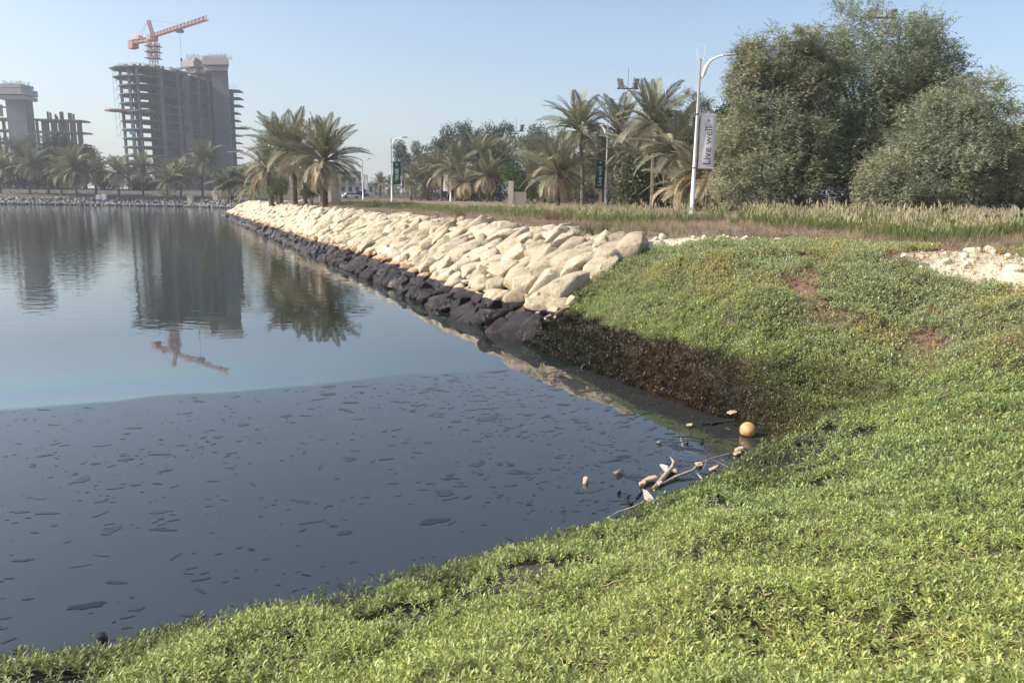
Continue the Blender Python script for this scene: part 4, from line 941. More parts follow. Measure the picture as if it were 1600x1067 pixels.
# ------------------------------------------------------------------ unfinished tower
def curve_pts(l, ybase=270): return [(P(px, ybase, Y).x, Y) for px, Y in l]
root = empty("unfinished_tower", (P(265, 270, 360).x, 360, 3), label="tall unfinished concrete tower with open floors and a blank core wall", cat="building")
BX, BY, BZ = root.location
front = curve_pts([(195, 352), (205, 347), (222, 345), (245, 347), (265, 353), (290, 364), (315, 376), (340, 390)])
back = curve_pts([(340, 408), (315, 396), (285, 384), (255, 374), (225, 366), (203, 360)])
ZT = 59.2; NF = 16; FH = 3.85
loc2 = lambda pts: [(x - BX, y - BY) for x, y in pts]
def expand(pts, d):
    cx = sum(p[0] for p in pts) / len(pts); cy = sum(p[1] for p in pts) / len(pts); return [(cx + (x - cx) * (1 + d), cy + (y - cy) * (1 + d)) for x, y in pts]
fp = loc2(front + back)
r = random.Random(4)
for i in range(NF):
    z = ZT - BZ - i * FH; ft_ = list(fp)
    if i <= 1: ft_ = [(x - (3.5 - i * 1.3) if k in (0, 1, 13) else x, y) for k, (x, y) in enumerate(ft_)]
    if z < .5: break
    MB().prism(ft_, z - .42, z + .02).build("floor_slab", M_conc if i else mat("top_slab", (.19, .16, .14), .9, var=.2, scale=.5), root)
# cantilevered working platform on the left
x0, y0 = fp[0]; z = ZT - BZ - 5 * FH
MB().prism([(x0 + 16, y0 - 5.5), (x0 + 16, y0 + 6), (x0 - 4.5, y0 + 3), (x0 - 6.5, y0 - 1), (x0 - 2, y0 - 5)], z + .05, z + .75).build("catch_platform", M_rust, root)
# columns along the front and back
def lerp_poly(pts, t):
    L = [0]
    for a, b in zip(pts, pts[1:]): L.append(L[-1] + math.hypot(b[0] - a[0], b[1] - a[1]))
    d = t * L[-1]
    for k in range(len(pts) - 1):
        if d <= L[k + 1] + 1e-6: u = (d - L[k]) / (L[k + 1] - L[k]); return (pts[k][0] + (pts[k + 1][0] - pts[k][0]) * u, pts[k][1] + (pts[k + 1][1] - pts[k][1]) * u)
lf = loc2(front); lb = loc2(back)
colh = ZT - BZ
for t_, w_ in ((.03, 1.0), (.15, 1.3), (.22, .9), (.38, 1.7), (.55, 1.3), (.64, 3.4), (.79, 1.2), (.92, 1.6), (.985, 1.0)):
    x, y = lerp_poly(lf, t_); MB().box((x + .3, y + 1.0, colh / 2 - .3), (w_, 1.0, colh), .5 if t_ > .4 else 0).build("column", M_conc, root)
for t_ in (.06, .22, .38, .55, .72, .88):
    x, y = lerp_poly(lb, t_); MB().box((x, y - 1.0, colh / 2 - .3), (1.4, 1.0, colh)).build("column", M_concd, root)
for (u, v, w_, d_) in ((.35, .5, 9, .35), (.50, .55, 13, .35), (.62, .5, 8, 7), (.80, .55, 10, .4), (.90, .5, 6, 6), (.95, .6, 7, .4)):
    a = lerp_poly(lf, u); b = lerp_poly(lb, 1 - u); x = a[0] + (b[0] - a[0]) * v; y = a[1] + (b[1] - a[1]) * v
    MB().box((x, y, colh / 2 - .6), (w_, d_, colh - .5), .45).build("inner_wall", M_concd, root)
# random infill panels, as the blockwork has begun
pan = 0
for i in range(2, NF - 1):
    z = ZT - BZ - i * FH
    for k in range(9):
        if r.random() < .42:
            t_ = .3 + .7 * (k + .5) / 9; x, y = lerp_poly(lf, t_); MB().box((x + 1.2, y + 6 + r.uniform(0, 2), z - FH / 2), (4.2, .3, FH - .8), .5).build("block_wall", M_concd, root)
# scaffolding on the left end and roof edge
for i in range(8):
    z = ZT - BZ - i * FH; s_ = MB(); x0, y0 = fp[0]
    for k in range(9):
        x, y = x0 - .8 + k * 1.3, y0 - 2.2 + .8 * math.sin(k)
        if i < 4 or k < 3: s_.tube([(x, y, z - FH), (x, y, z - .4)], .07, 3)
        if k and i < 4: s_.tube([(x - 1.3, y, z - FH * .5), (x, y, z - FH * .5)], .06, 3)
    s_.tube([(x0 - 1, y0 - 2, z - FH), (x0 + 2, y0 - 2, z)], .06, 3); s_.build("scaffold", M_scaf, root)
rail = MB()
for k in range(70):
    t_ = k / 69; x, y = lerp_poly(lf, t_); rail.tube([(x, y, colh), (x, y, colh + r.uniform(.8, 1.6))], .06, 3)
    if k: x2, y2 = lerp_poly(lf, (k - 1) / 69); rail.tube([(x, y, colh + 1), (x2, y2, colh + 1)], .05, 3)
    if r.random() < .25: rail.box((x + .5, y + 2, colh + .5), (r.uniform(.5, 2), 1, r.uniform(.5, 1.3)))
tag(rail.build("edge_rail", M_scaf, root), kind="stuff")
p = P(208, 208, 346); MB().box((p.x - BX, 346 - BY - .4, p.z - BZ), (2.6, .4, 1.6)).build("blue_tarp", mat("blue_tarp", (.03, .18, .36), .7), root)
# core with stacked collar
c1 = P(297, 110, 392).x - BX; c2 = P(333, 110, 385).x - BX; c3 = P(357, 110, 384).x - BX; c3b = P(357, 200, 404).x - BX; c1b = P(297, 200, 404).x - BX + 3
zc = P(335, 104, 380).z - BZ
MB().prism([(c1, 392 - BY), (c1 + 4, 388 - BY), (c1 + 4, 404 - BY), (c1, 404 - BY)], 0, zc).build("core_wall", M_conc, root)
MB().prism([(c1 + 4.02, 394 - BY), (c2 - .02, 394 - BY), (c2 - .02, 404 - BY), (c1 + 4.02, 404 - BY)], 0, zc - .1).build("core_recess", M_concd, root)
MB().prism([(c2, 383 - BY), (c3, 383 - BY), (c3b - .5, 404 - BY), (c2, 404 - BY)], 0, zc).build("core_wall", mat("core_concrete", (.115, .122, .135), .9, var=.14, scale=.15), root)
for k, (yy0, yy1, e) in enumerate(((111, 104, .6), (102.5, 93.5, 2.2), (92.5, 88, .9))):
    z1 = P(335, yy0, 381).z - BZ; z2 = P(335, yy1, 381).z - BZ
    MB().prism([(c1 - e - 1.2, 391 - BY - e), (c1 + 5, 387 - BY - e), (c1 + 6, 389 - BY), (c2 - 3.5, 386 - BY), (c2 - 3, 381.5 - BY - e), (c3 + e + .3, 380.5 - BY - e), (c3b + e + .3, 400 - BY), (c1 - e + 4, 402 - BY)], z1, z2).build("core_collar", M_cap, root)
rb = MB(); zt = P(335, 88, 381).z - BZ
for k in range(70):
    u = k / 69; x = c1 + (c3 - c1) * u
    if .42 < u < .55: continue
    for q in (0, 1): rb.tube([(x + r.uniform(-.3, .3), 388 - BY + q * 8 - 6 * u, zt), (x + r.uniform(-.3, .3), 388 - BY + q * 8 - 6 * u, zt + r.uniform(.8, 2.2))], .07, 3)
rb.build("rebar", M_scaf, root)
# right wing sliver
w0 = P(356, 200, 398).x - BX; w1 = P(375, 200, 398).x - BX
for i in range(11):
    z = P(366, 142 + i * 11.6, 398).z - BZ; e = 1.6 if i < 3 else 0; e = 3.8 if i == 5 else e
    if z < .5: break
    MB().prism([(w0, 394 - BY), (w1 + e, 395 - BY), (w1 + e - 1, 404 - BY), (w0, 404 - BY)], z - .4, z + .1).build("floor_slab", M_rust if i == 5 else M_conc, root)
zz = P(366, 141, 398).z - BZ
x = (w0 + w1) / 2 + .6; MB().box((x, 396 - BY, zz / 2), (1.3, 1.0, zz)).build("column", M_conc, root); MB().box((w0 + 1, 402 - BY, zz / 2), (1.3, 1.0, zz)).build("column", M_concd, root)
s_ = MB()
for i in range(11):
    z = P(366, 142 + i * 11.6, 398).z - BZ
    for k in range(4): s_.tube([(w1 - k * 1.6 + .5, 394.5 - BY, z), (w1 - k * 1.6 + .5, 394.5 - BY, z + (1.3 if i > 2 else 3.2))], .06, 3)
    s_.tube([(w0 + 1, 394.5 - BY, z + 1.2), (w1 + .5, 394.5 - BY, z + 1.2)], .05, 3)
s_.build("scaffold", M_scaf, root)
# concrete placing boom on the roof
pb = empty("concrete_boom", (P(268, 118, 362).x, 362, ZT), label="pale concrete placing boom reaching from the tower roof to the core", cat="boom")
q0 = pb.location; a = P(270, 110, 362) - q0; b = P(296, 105, 375) - q0
MB().tube([(0, 0, 0), (0, 0, 2)], .9, 8).build("pedestal", M_cranew, pb); MB().tube([(0, 0, 2), tuple(a), tuple(b)], [.5, .7, .45], 4).build("arm", M_cranew, pb)

# tower crane
def lattice(m_, a, b, w_, h_, nb, tube_r, tri=False):
    a, b = Vector(a), Vector(b); t = (b - a).normalized(); up = Vector((0, 0, 1)) if abs(t.z) < .9 else Vector((0, 1, 0)); u = t.cross(up).normalized(); v = u.cross(t)
    offs = [(-w_, 0), (w_, 0), (0, h_)] if tri else [(-w_, -h_), (w_, -h_), (w_, h_), (-w_, h_)]
    for ou, ov in offs: m_.tube([a + u * ou + v * ov, b + u * ou + v * ov], tube_r, 4)
    n_ = len(offs)
    for i in range(nb):
        p = a.lerp(b, i / nb); q = a.lerp(b, (i + 1) / nb)
        for k in range(n_):
            o1, o2 = offs[k], offs[(k + 1) % n_]
            if i % 2: o1, o2 = o2, o1
            m_.tube([p + u * o1[0] + v * o1[1], q + u * o2[0] + v * o2[1]], tube_r * .6, 3, False); m_.tube([p + u * o1[0] + v * o1[1], p + u * o2[0] + v * o2[1]], tube_r * .6, 3, False)
cr = empty("tower_crane", (P(240, 118, 362).x, 362, 30), label="red and white tower crane above the unfinished tower", cat="crane")
cb = Vector(cr.location); top_m = P(238.5, 62, 362); jib0 = P(240, 60, 362)
m_ = MB(); lattice(m_, (0, 0, 0), top_m - cb, 1.35, 1.35, 18, .17); m_.build("mast", M_crane, cr)
col_ = MB(); lattice(col_, P(240, 90, 362) - cb, P(239.5, 66, 362) - cb, 2.0, 2.0, 5, .16)
for yy in (92, 82, 73): q = P(239.5, yy, 362) - cb; col_.box(tuple(q), (6.4, 5, .2))
col_.build("climbing_cage", M_crane, cr)
MB().box(tuple(P(239, 60, 362) - cb), (3.4, 3, 2.4)).build("slewing_unit", M_crane, cr)
q = P(236.5, 60, 361) - cb; MB().box((q.x, q.y - 2.2, q.z), (1.7, 1.8, 2.2)).build("cabin", M_cranew, cr)
jt = P(323, 31.5, 326); m_ = MB(); lattice(m_, P(241, 58, 362) - cb, jt - cb, .9, 1.7, 30, .17, True); m_.build("jib", M_crane, cr)
ct = P(204, 67, 378); m_ = MB(); lattice(m_, P(238, 61, 362) - cb, ct - cb, 1.0, .8, 10, .22); m_.build("counter_jib", M_crane, cr)
q = P(208, 69, 376) - cb; MB().box((q.x, q.y, q.z - .6), (5, 3, 3.2), -.7).build("counterweight", mat("counterweight", (.30, .14, .10), .7), cr)
q = P(217, 60, 372) - cb; MB().box((q.x, q.y, q.z), (4, 2, 1.6), -.7).build("winch", M_crane, cr)
ap = P(232, 32, 362) - cb; m_ = MB(); lattice(m_, P(239, 57, 362) - cb, ap, .6, .6, 8, .15); m_.build("apex", M_crane, cr)
m_ = MB(); m_.tube([ap, P(213, 60, 374) - cb], .07, 3); m_.tube([ap, P(220, 59, 370) - cb], .07, 3); m_.tube([ap, P(285, 38, 345) - cb], .05, 3); m_.build("tie_rod", M_scaf, cr)
q1 = P(280.5, 49, 345) - cb; q2 = P(281.5, 112, 345) - cb; MB().box(tuple(q1), (3, 2, 1.2)).build("trolley", M_scaf, cr); m_ = MB(); m_.tube([q1, (q1.x, q1.y, q2.z)], .07, 3); m_.box((q1.x, q1.y, P(281, 94, 345).z - cb.z), (.7, .7, 1.3)); m_.build("hoist_rope", M_scaf, cr)

# second unfinished tower, far left
root = empty("unfinished_building", (P(40, 270, 400).x, 400, 3), label="smaller unfinished building with a capped core at the far left", cat="building")
BX, BY, BZ = root.location
X = lambda px, Y=400: P(px, 240, Y).x - BX
Z = lambda px, py, Y=400: P(px, py, Y).z - BZ
MB().prism([(X(21), -2), (X(51), -2), (X(51), 4.5), (X(21), 4.5)], 0, Z(35, 158)).build("core_wall", mat("core_concrete"), root)
for (a, b, yy0, yy1, e) in ((14, 54, 157, 151, 0), (10, 53, 149.5, 140, 1.2), (14, 50, 138.5, 133, -.3)):
    MB().prism([(X(a), -4 - e), (X(b), -4 - e), (X(b) + .5, 6.5 + e), (X(a), 6.5 + e)], Z(35, yy0), Z(35, yy1)).build("core_collar", M_cap, root)
rb = MB()
for k in range(40):
    x = X(16 + k * .95); zt = Z(35, 133); rb.tube([(x, -2 + 6 * r.random(), zt), (x, -2 + 6 * r.random(), zt + r.uniform(.8, 2.4))], .08, 3)
rb.build("rebar", M_scaf, root)
for k, (yy, xr) in enumerate(((186, 124), (205, 126), (224, 124), (243, 122))):
    zt = Z(90, yy); MB().prism([(X(50), 2), (X(62), 0), (X(xr), 4), (X(xr + 2), 10), (X(xr - 4), 16), (X(50), 18)], zt - .5, zt).build("floor_slab", M_rust if k < 2 else M_concd, root)
    zt = Z(0, yy - 3 if k else 184); MB().prism([(X(-40), 0), (X(20.5), 0), (X(20.5), 16), (X(-40), 16)], zt - .5, zt).build("floor_slab", M_rust, root)
zt = Z(90, 186)
for a_, b_ in ((52, 60), (66, 76), (84, 90), (96, 104)): MB().box(((X(a_) + X(b_)) / 2, 10, zt / 2), (X(b_) - X(a_), .4, zt - .6)).build('inner_wall', M_concd, root)
for px in (55, 64, 72, 82, 92, 103, 113): MB().box((X(px), 4, zt / 2), (1.0, 1, zt - .6)).build("column", M_concd, root)
for px in (54, 68, 78, 98, 108): MB().box((X(px), 12, zt / 2), (2.2, 1, zt - .6)).build("column", M_concd, root)
for px in (-20, -5, 5, 14): MB().box((X(px), 3, zt / 2), (1.2, 1, zt - .2)).build("column", M_concd, root)
for px, hh_ in ((70, 16), (74, 14), (82, 11), (84, 7), (90, 16), (93, 16), (103, 14), (106, 14), (110, 12), (15, 15), (9, 6)):
    MB().box((X(px), 6, zt + hh_ * .26 / 2 + .01), (.8, .7, hh_ * .26)).build("column_stub", M_concd, root)
s_ = MB()
for k in range(7):
    for j in range(4):
        x = X(112 + k * 2.3); s_.tube([(x, 3, Z(90, 205 + j * 12)), (x - 1.0 * (k == 6), 3, Z(90, 193 + j * 12))], .06, 3)
    s_.tube([(X(112), 3, Z(90, 196 + k * 5)), (X(128), 3, Z(90, 196 + k * 5))], .05, 3)
s_.build("scaffold", M_scaf, root)
x = X(3); MB().box((x, 3, Z(0, 172)), (1.4, 1, 6)).build("column", M_rust, root); MB().box((X(0), 4, Z(0, 166)), (5, 5, .6)).build("slab", M_rust, root)

# ------------------------------------------------------------------ small background buildings, wall, cars
def house(px0, px1, Y, top, label, m, nwin=0):
    a = P(px0, 300, Y); b = P(px1, 300, Y); bz = float(H((a.x + b.x) / 2, Y)); zt = P((px0 + px1) / 2, top, Y).z - bz; W = b.x - a.x
    root = empty("building", ((a.x + b.x) / 2, Y + 3, bz), label=label, cat="building"); MB().box((0, 0, zt / 2), (W, 6, zt)).build("wall", m, root); MB().box((0, 0, zt + .15), (W + .4, 6.4, .3)).build("roof", m, root)
    for k in range(nwin):
        x = -W / 2 + W * (k + .5) / nwin; w_ = MB().box((x, -3.02, zt * .55), (W / nwin * .5, .08, zt * .4)).build("window", M_glass, root)
house(498, 517, 108, 288, "small cream gatehouse behind the big palm trunk", M_wall, 0)
house(520, 585, 210, 287, "low grey building with dark windows far down the road", M_wallg, 6)
house(365, 420, 260, 262, "flat beige building behind the palms at the right of the tower", mat("beige_wall", (.42, .36, .29), .85, var=.06), 2)
house(440, 560, 300, 268, "long hazy beige building behind the big palms", mat("beige_wall"), 8)
# cream garden wall end and pillars
a = P(793, 300, 80); bz = float(H(a.x, 80)); r_ = empty("garden_wall", (a.x, 80, bz), label="short cream wall end beside the bright green bush", cat="wall")
MB().box((.35, 0, P(795, 283, 80).z / 2 - bz / 2), (.55, .5, P(795, 283, 80).z - bz)).build("pillar", M_wall, r_); MB().box((1.3, .1, .65), (1.4, .3, 1.3)).build("wall", M_wall, r_)
for (px, hgt, lab) in ((297, 1.9, "stone gate pillar left of the tallest far-shore palm"), (337, 2.2, "stone gate pillar right of the tallest far-shore palm"), (389, 2.0, "small pillar below the bushy tree near the point")):
    a = P(px, 300, 212 if px < 380 else 190); bz = float(H(a.x, a.y)); r_ = empty("gate_pillar", (a.x, a.y, bz), label=lab, cat="pillar", group="pillars on the far shore"); MB().box((0, 0, hgt / 2), (1.3, 1.3, hgt)).build("shaft", M_wall, r_); MB().box((0, 0, hgt + .12), (1.6, 1.6, .24)).build("cap", M_wall, r_)
a = P(158, 300, 215); bz = float(H(a.x, a.y)); r_ = empty("utility_cabinet", (a.x, a.y, bz), label="white utility cabinets under the far-shore palms", cat="cabinet"); MB().box((-.8, 0, .8), (1.3, .8, 1.5)).build("cabinet_box", M_car, r_); MB().box((.8, 0, .9), (1.3, .8, 1.7)).build("cabinet_box", M_car, r_)
def car(px, Y, m, label, rz):
    a = P(px, 300, Y); bz = float(H(a.x, a.y)); root = empty("parked_car", (a.x, a.y, bz), rz, label=label, cat="car", group="cars parked far down the road")
    prof = [(-2.1, .35), (-2.15, .8), (-1.6, .95), (-1.1, 1.42), (.5, 1.45), (1.1, .98), (2.0, .85), (2.15, .45), (2.1, .3)]
    mb = MB(); k = len(prof)
    for y in (-.85, .85): mb.v += [(x, y, z) for x, z in prof]
    mb.f += [tuple(range(k)), tuple(reversed(range(k, 2 * k)))] + [(i, i + k, (i + 1) % k + k, (i + 1) % k) for i in range(k)]; mb.build("body", m, root)
    for y in (-.87, .87): MB().prism([(-1.35, -.02), (1.0, -.02), (1.0, .02), (-1.35, .02)], 1.0, 1.33).build("window", M_glass, root).location = (0, y, 0)
    for x in (-1.35, 1.35):
        for y in (-.8, .8): MB().tube([(x, y - .12, .33), (x, y + .12, .33)], .33, 12).build("wheel", M_tyre, root)
car(548, 190, M_car, "white car far down the road behind the big palm", .4); car(563, 198, M_carb, "dark blue car beside the white one down the road", .5)

# ------------------------------------------------------------------ floating oil scraps
def blob(r, n=9):
    e = r.uniform(1.2, 5.0); w_ = 1 / math.sqrt(e); l_ = math.sqrt(e); pts = []
    for i in range(n):
        a = 2 * PI * i / n; q = r.uniform(.55, 1.2); pts.append((math.cos(a) * l_ * q, math.sin(a) * w_ * q))
    return pts
fv, ft, fc = [], [], []; r = random.Random(9); cnt = 0
for i in range(9000):
    u = r.random(); X_ = r.uniform(-9, 4); Y_ = r.uniform(4.5, 16.5)
    if Y_ > 15.1 + .44 * min(X_, .3): continue
    if r.random() > .35 + .65 * min(1, max(0, (X_ + 5) / 7)) : continue
    if Y_ < 8 and r.random() < .45: continue
    if float(vn(X_, Y_, .8, 12)) < .30 and r.random() < .7: continue
    a_ = math.exp(r.gauss(-4.15, .80)); a_ = min(a_, .17); pts = blob(r, 8 if a_ < .05 else 14); az = r.gauss(.2, .5) + (.5 if r.random() < .15 else 0)
    c, s = math.cos(az), math.sin(az); k = len(fv); q = [(X_ + (x * c - y * s) * a_, Y_ + (x * s + y * c) * a_) for x, y in pts]
    h = .003 + .001 * r.random(); fv.append((X_, Y_, h)); fv += [(x, y, h) for x, y in q]; n_ = len(q); ft += [(k, k + 1 + j, k + 1 + (j + 1) % n_) for j in range(n_)]
    g = r.uniform(.010, .042); fc += [(g, g * .98, g * .95)] * (n_ + 1); cnt += 1
fa = np.array(fv); sd_ = sdf(fa[:, 0], fa[:, 1]); ft = np.array([t for t in ft if sd_[t[0]] < -.05])
print("flakes", cnt)
o = link("oil_scraps", np_mesh("oil_scraps", fa, ft, M_film, np.array(fc))); tag(o, label="dull dark scraps of congealed oil drifting on the slick", kind="stuff", cat="oil scraps")

# ------------------------------------------------------------------ ball and litter at the inlet
p = G(1171, 683, 0); bm = bmesh.new(); bmesh.ops.create_uvsphere(bm, u_segments=32, v_segments=20, radius=.122)
me = bpy.data.meshes.new("ball"); bm.to_mesh(me); bm.free(); me.polygons.foreach_set("use_smooth", np.ones(len(me.polygons), bool))
def ball_material():
    m = bpy.data.materials.new("stained_orange_ball"); m.use_nodes = True; n = m.node_tree.nodes; l = m.node_tree.links; b = n["Principled BSDF"]; b.inputs["Roughness"].default_value = .45
    g = n.new("ShaderNodeNewGeometry"); sp = n.new("ShaderNodeSeparateXYZ"); l.new(g.outputs["Position"], sp.inputs[0]); t = n.new("ShaderNodeTexNoise"); t.inputs["Scale"].default_value = 14; t.inputs["Detail"].default_value = 5; l.new(g.outputs["Position"], t.inputs[0])
    c = n.new("ShaderNodeValToRGB"); c.color_ramp.elements[0].position = .35; c.color_ramp.elements[0].color = (.50, .24, .08, 1); c.color_ramp.elements[1].position = .65; c.color_ramp.elements[1].color = (.66, .40, .17, 1); l.new(t.outputs["Fac"], c.inputs[0])
    ma = n.new("ShaderNodeMath"); ma.operation = 'MULTIPLY_ADD'; ma.inputs[1].default_value = .05; l.new(t.outputs["Fac"], ma.inputs[0]); l.new(sp.outputs[2], ma.inputs[2])
    mr = n.new("ShaderNodeMapRange"); mr.inputs[1].default_value = .05; mr.inputs[2].default_value = .035; l.new(ma.outputs[0], mr.inputs[0]); mx = n.new("ShaderNodeMixRGB"); mx.inputs[2].default_value = (.03, .012, .008, 1); l.new(mr.outputs[0], mx.inputs[0]); l.new(c.outputs[0], mx.inputs[1]); l.new(mx.outputs[0], b.inputs["Base Color"]); return m
me.materials.append(ball_material()); o = link("ball", me); o.location = (p.x, p.y + .1, .083); tag(o, label="faded orange ball floating against the oily plants in the inlet", cat="ball")
def stick(name, pts, rad_, m, label, cat, extra=None, z=.02):
    w_ = [G(px, py, zz) for px, py, zz in pts]; a = w_[0]; root = empty(name, (a.x, a.y, 0), label=label, cat=cat)
    MB().tube([q - Vector((a.x, a.y, 0)) for q in w_], rad_, 7).build("stem", m, root, True)
    for ex, er in (extra or []):
        MB().tube([G(*q) - Vector((a.x, a.y, 0)) for q in ex], er, 5).build("twig", m, root, True)
    return root
stick("branch", [(1020, 766, .0), (1040, 742, .03), (1050, 730, .05), (1053, 722, .07), (1047, 713, .12)], [.030, .034, .026, .018, .008], M_wood, "short thick curved branch sticking out of the slick, tip up", "branch")
stick("branch", [(1022, 762, .01), (1055, 745, .03), (1082, 735, .06), (1090, 726, .10), (1110, 716, .10), (1140, 708, .03)], [.006, .022, .018, .008, .006, .004], M_wood, "long thin dry branch with side twigs leaning towards the bank", "branch",
      [([(1082, 735, .06), (1072, 742, .03)], .004), ([(1105, 718, .1), (1097, 736, .0)], .003), ([(1110, 716, .1), (1150, 735, .01)], .004), ([(1088, 728, .09), (1080, 742, .02)], .004), ([(1120, 714, .08), (1135, 722, .02)], .003), ([(1140, 708, .03), (1160, 702, .08), (1172, 710, .02)], .004)])
stick("branch", [(940, 815, .02), (965, 800, .03), (990, 792, .05), (1005, 784, .06), (1012, 782, .05)], [.005, .008, .011, .013, .010], M_wood, "pale bent stick lying along the edge of the near bank", "branch")
stick("branch", [(1056, 683, .05), (1075, 682, .03), (1100, 686, .02), (1112, 678, .06)], [.006, .009, .008, .004], M_woodd, "black oily twig afloat left of the ball", "branch", [([(1098, 684, .02), (1102, 670, .14), (1105, 668, .15)], .008)])
stick("branch", [(1095, 663, .01), (1118, 660, .03), (1148, 655, .03)], [.012, .016, .008], M_woodd, "dark twig at the foot of the oiled plants behind the ball", "branch")
stick("reed_piece", [(1089, 739, .03), (1096, 747, .03), (1102, 755, .02)], [.004, .015, .003], M_wood, "short straw-coloured leaf stalk pointing at the near bank", "plant litter")
stick("reed_piece", [(1010, 755, .0), (1000, 770, .02), (992, 779, .02)], [.01, .013, .006], M_woodd, "dark stub of wood below the tan slab", "plant litter")
stick("reed_piece", [(908, 575, .02), (915, 568, .10)], [.012, .008], M_wood, "tiny bleached stick against the oiled plants near the boulders", "plant litter")
stick("driftwood", [(866, 494, .8), (880, 484, .85), (890, 480, .9)], [.05, .06, .03], mat("tan_plank", (.34, .22, .12), .8), "tan piece of driftwood where boulders meet the green mat", "driftwood")
stick("driftwood", [(851, 497, .6), (860, 493, .62)], [.035, .03], M_wall, "white bone-like stick on the tarred rocks", "driftwood")
def flat(name, pts, z, th, m, label, cat, tilt=0):
    w_ = [G(px, py, z) for px, py in pts]; c = sum(w_, Vector()) / len(w_); bm = bmesh.new(); vs = [bm.verts.new((q.x - c.x, q.y - c.y, tilt * (q.x - c.x))) for q in w_]; f = bm.faces.new(vs)
    if f.normal.z < 0: f.normal_flip()
    bmesh.ops.recalc_face_normals(bm, faces=bm.faces); ex = bmesh.ops.extrude_face_region(bm, geom=[f]); bmesh.ops.translate(bm, vec=(0, 0, th), verts=[e for e in ex['geom'] if isinstance(e, bmesh.types.BMVert)])
    bmesh.ops.recalc_face_normals(bm, faces=bm.faces); bmesh.ops.bevel(bm, geom=list(bm.edges), offset=min(.006, th * .3), segments=2, affect='EDGES', clamp_overlap=True); bmesh.ops.triangulate(bm, faces=bm.faces)
    me = bpy.data.meshes.new(name); bm.to_mesh(me); bm.free(); me.materials.append(m); o = link(name, me); o.location = c; tag(o, label=label, cat=cat); return o
M_tanleaf = mat("dead_tan_leaf", (.52, .38, .24), .6, var=.2, scale=30, bump=.003, bscale=60)
M_greyleaf = mat("grey_dead_leaf", (.40, .35, .31), .6, var=.2, scale=30, bump=.003, bscale=60)
flat("dead_leaf", [(1004, 764), (1011, 768), (1018, 776), (1023, 784), (1022, 790), (1012, 792), (1007, 783), (1006, 774)], .05, .012, M_greyleaf, "large pale grey-brown leaf standing at the edge of the near bank", "leaf", .25)
flat("wood_slab", [(1002, 753), (1012, 747), (1024, 745), (1028, 748), (1020, 751), (1008, 754)], .03, .03, M_tanleaf, "flat tan slab of bark on the slick beside the curved branch", "bark")
flat("wood_slab", [(998, 757), (1003, 754), (1010, 755), (1008, 759), (1000, 760)], .02, .035, M_tanleaf, "short tan block at the left end of the floating wood", "bark")
flat("wood_slab", [(1026, 756), (1032, 753), (1036, 756), (1030, 760)], .02, .03, M_tanleaf, "small tan chip between the two floating branches", "bark")
flat("wood_slab", [(1049, 735), (1056, 735), (1058, 739), (1050, 738)], .02, .03, M_tanleaf, "tiny yellow wood chip right of the curved branch", "bark")
flat("dead_leaf", [(1085, 724), (1096, 723), (1099, 728), (1090, 730)], .02, .02, M_tanleaf, "tan leaf under the thin branch's middle", "leaf")
flat("dead_leaf", [(1107, 733), (1115, 730), (1124, 728), (1120, 733), (1110, 736)], .02, .02, M_tanleaf, "curled tan leaf near the thin branch's twigs", "leaf", .1)
flat("dead_leaf", [(1147, 703), (1154, 699), (1161, 699), (1162, 702), (1152, 705)], .04, .02, M_tanleaf, "upper of two tan leaves stacked below the ball", "leaf")
flat("dead_leaf", [(1145, 710), (1149, 705), (1155, 704), (1159, 710), (1150, 712)], .01, .03, M_tanleaf, "lower, wider of two tan leaves stacked below the ball", "leaf")
flat("dead_leaf", [(1072, 664), (1078, 662), (1083, 663), (1081, 666), (1074, 666)], .03, .015, M_tanleaf, "light tan leaf on a dark scrap left of the ball", "leaf")
flat("dead_leaf", [(1135, 645), (1140, 642), (1150, 642), (1152, 645), (1142, 648)], .12, .015, M_tanleaf, "pale leaf caught on the oiled plants above the ball", "leaf")
flat("dead_leaf", [(1103, 660), (1108, 656), (1120, 657), (1124, 661), (1112, 664)], .01, .02, M_oilrock, "black oil-soaked leaf afloat above the black twig", "leaf")
def litter(px, py, s, m, label, cat="stone", sq=(1, 1, .8), z=0, lift=.3):
    p = G(px, py, z); me = ROCKS_M[random.randrange(10)].copy(); me.materials[0] = m; o = link("stone", me); o.location = (p.x, p.y, z + s * lift); o.scale = (s * sq[0], s * sq[1], s * sq[2]); o.rotation_euler = (.3, .2, random.uniform(0, 6)); tag(o, label=label, cat=cat)
M_half = mat("grey_oily_stone", (.16, .14, .12), .5, var=.6, scale=22, bump=.01, bscale=30)
litter(967, 741, .15, M_half, "rounded grey stone half coated in oil, alone on the slick")
litter(916, 755, .10, M_tanleaf, "small upright tan chunk, the litter piece farthest left", sq=(1, .7, 1.2))
litter(1038, 735, .13, mat("pitted_white_stone", (.50, .44, .38), .8, var=.35, scale=30, bump=.01, bscale=40), "pitted whitish stone resting against the curved branch", sq=(1.3, .8, .8))
litter(1030, 693, .075, M_half, "little pale-topped stone in open water above the branches")
litter(967, 771, .07, M_oilrock, "pointed black lump sticking out left of the tan slab", sq=(.8, .7, 1.4))
litter(981, 779, .07, M_oilrock, "narrow black lump between two other black lumps", sq=(.6, .6, 1.4))
litter(985, 790, .06, M_oilrock, "lowest black lump near the pale stick")
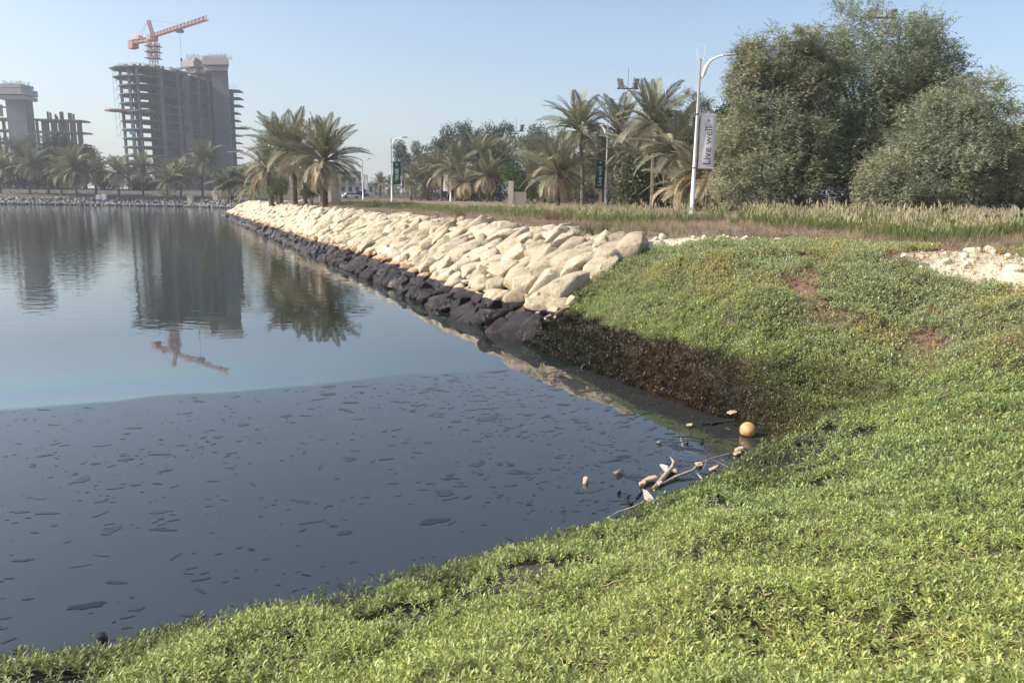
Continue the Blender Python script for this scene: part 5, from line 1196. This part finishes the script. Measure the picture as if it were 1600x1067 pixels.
litter(1073, 694, .06, M_oilrock, "tiny dark lump, left of a pair below the black twig")
litter(1096, 693, .055, M_oilrock, "tiny dark lump, right of a pair below the black twig")
litter(160, 1003, .10, M_oilrock, "dark oily stone showing at the near waterline, lower left")
# crumpled packaging in the grass
p = G(1394, 808, 1.3); z = float(H(p.x, p.y)); bm = bmesh.new(); bmesh.ops.create_cube(bm, size=1); bmesh.ops.subdivide_edges(bm, edges=bm.edges, cuts=3, use_grid_fill=True)
for v in bm.verts: v.co = Vector((v.co.x * .065, v.co.y * .045, v.co.z * .06)) + Vector((random.gauss(0, .004), random.gauss(0, .004), random.gauss(0, .004)))
me = bpy.data.meshes.new("crumpled_carton"); bm.to_mesh(me); bm.free(); me.materials.append(mat("carton_white", (.62, .62, .56), .6, var=.15, scale=40)); o = link("crumpled_carton", me)
q = P(1394, 808, 1); 
d = ray(1394, 808); tt = 1.0
while CAM_Z + d.z * tt > float(H(d.x * tt, d.y * tt)) + .09: tt += .02
o.location = (d.x * tt, d.y * tt, CAM_Z + d.z * tt + .01); o.rotation_euler = (.3, .2, .5); tag(o, label="small crumpled whitish carton lying in the green mat on the right", cat="litter")

# ------------------------------------------------------------------ haze
HAZE = True
if HAZE:
    m = bpy.data.materials.new("haze_air"); m.use_nodes = True; n = m.node_tree.nodes; l = m.node_tree.links; n.remove(n["Principled BSDF"])
    pv = n.new("ShaderNodeVolumePrincipled"); pv.inputs["Color"].default_value = (.88, .93, 1, 1); pv.inputs["Density"].default_value = .00042; pv.inputs["Anisotropy"].default_value = .2
    l.new(pv.outputs[0], n["Material Output"].inputs["Volume"])
    o = MB().box((0, 1300, 49), (6400, 5200, 106)).build("haze", m); tag(o, kind="stuff", label="thin dusty haze in the air over the lagoon")
from collections import Counter
_c = Counter()
for _o in SC.objects:
    if _o.type == "MESH": _c[_o.name.split(".")[0]] += len(_o.data.polygons)
print(_c.most_common(14))
print("objects", len(bpy.data.objects), "tris", sum(len(o.data.polygons) for o in SC.objects if o.type == 'MESH'))
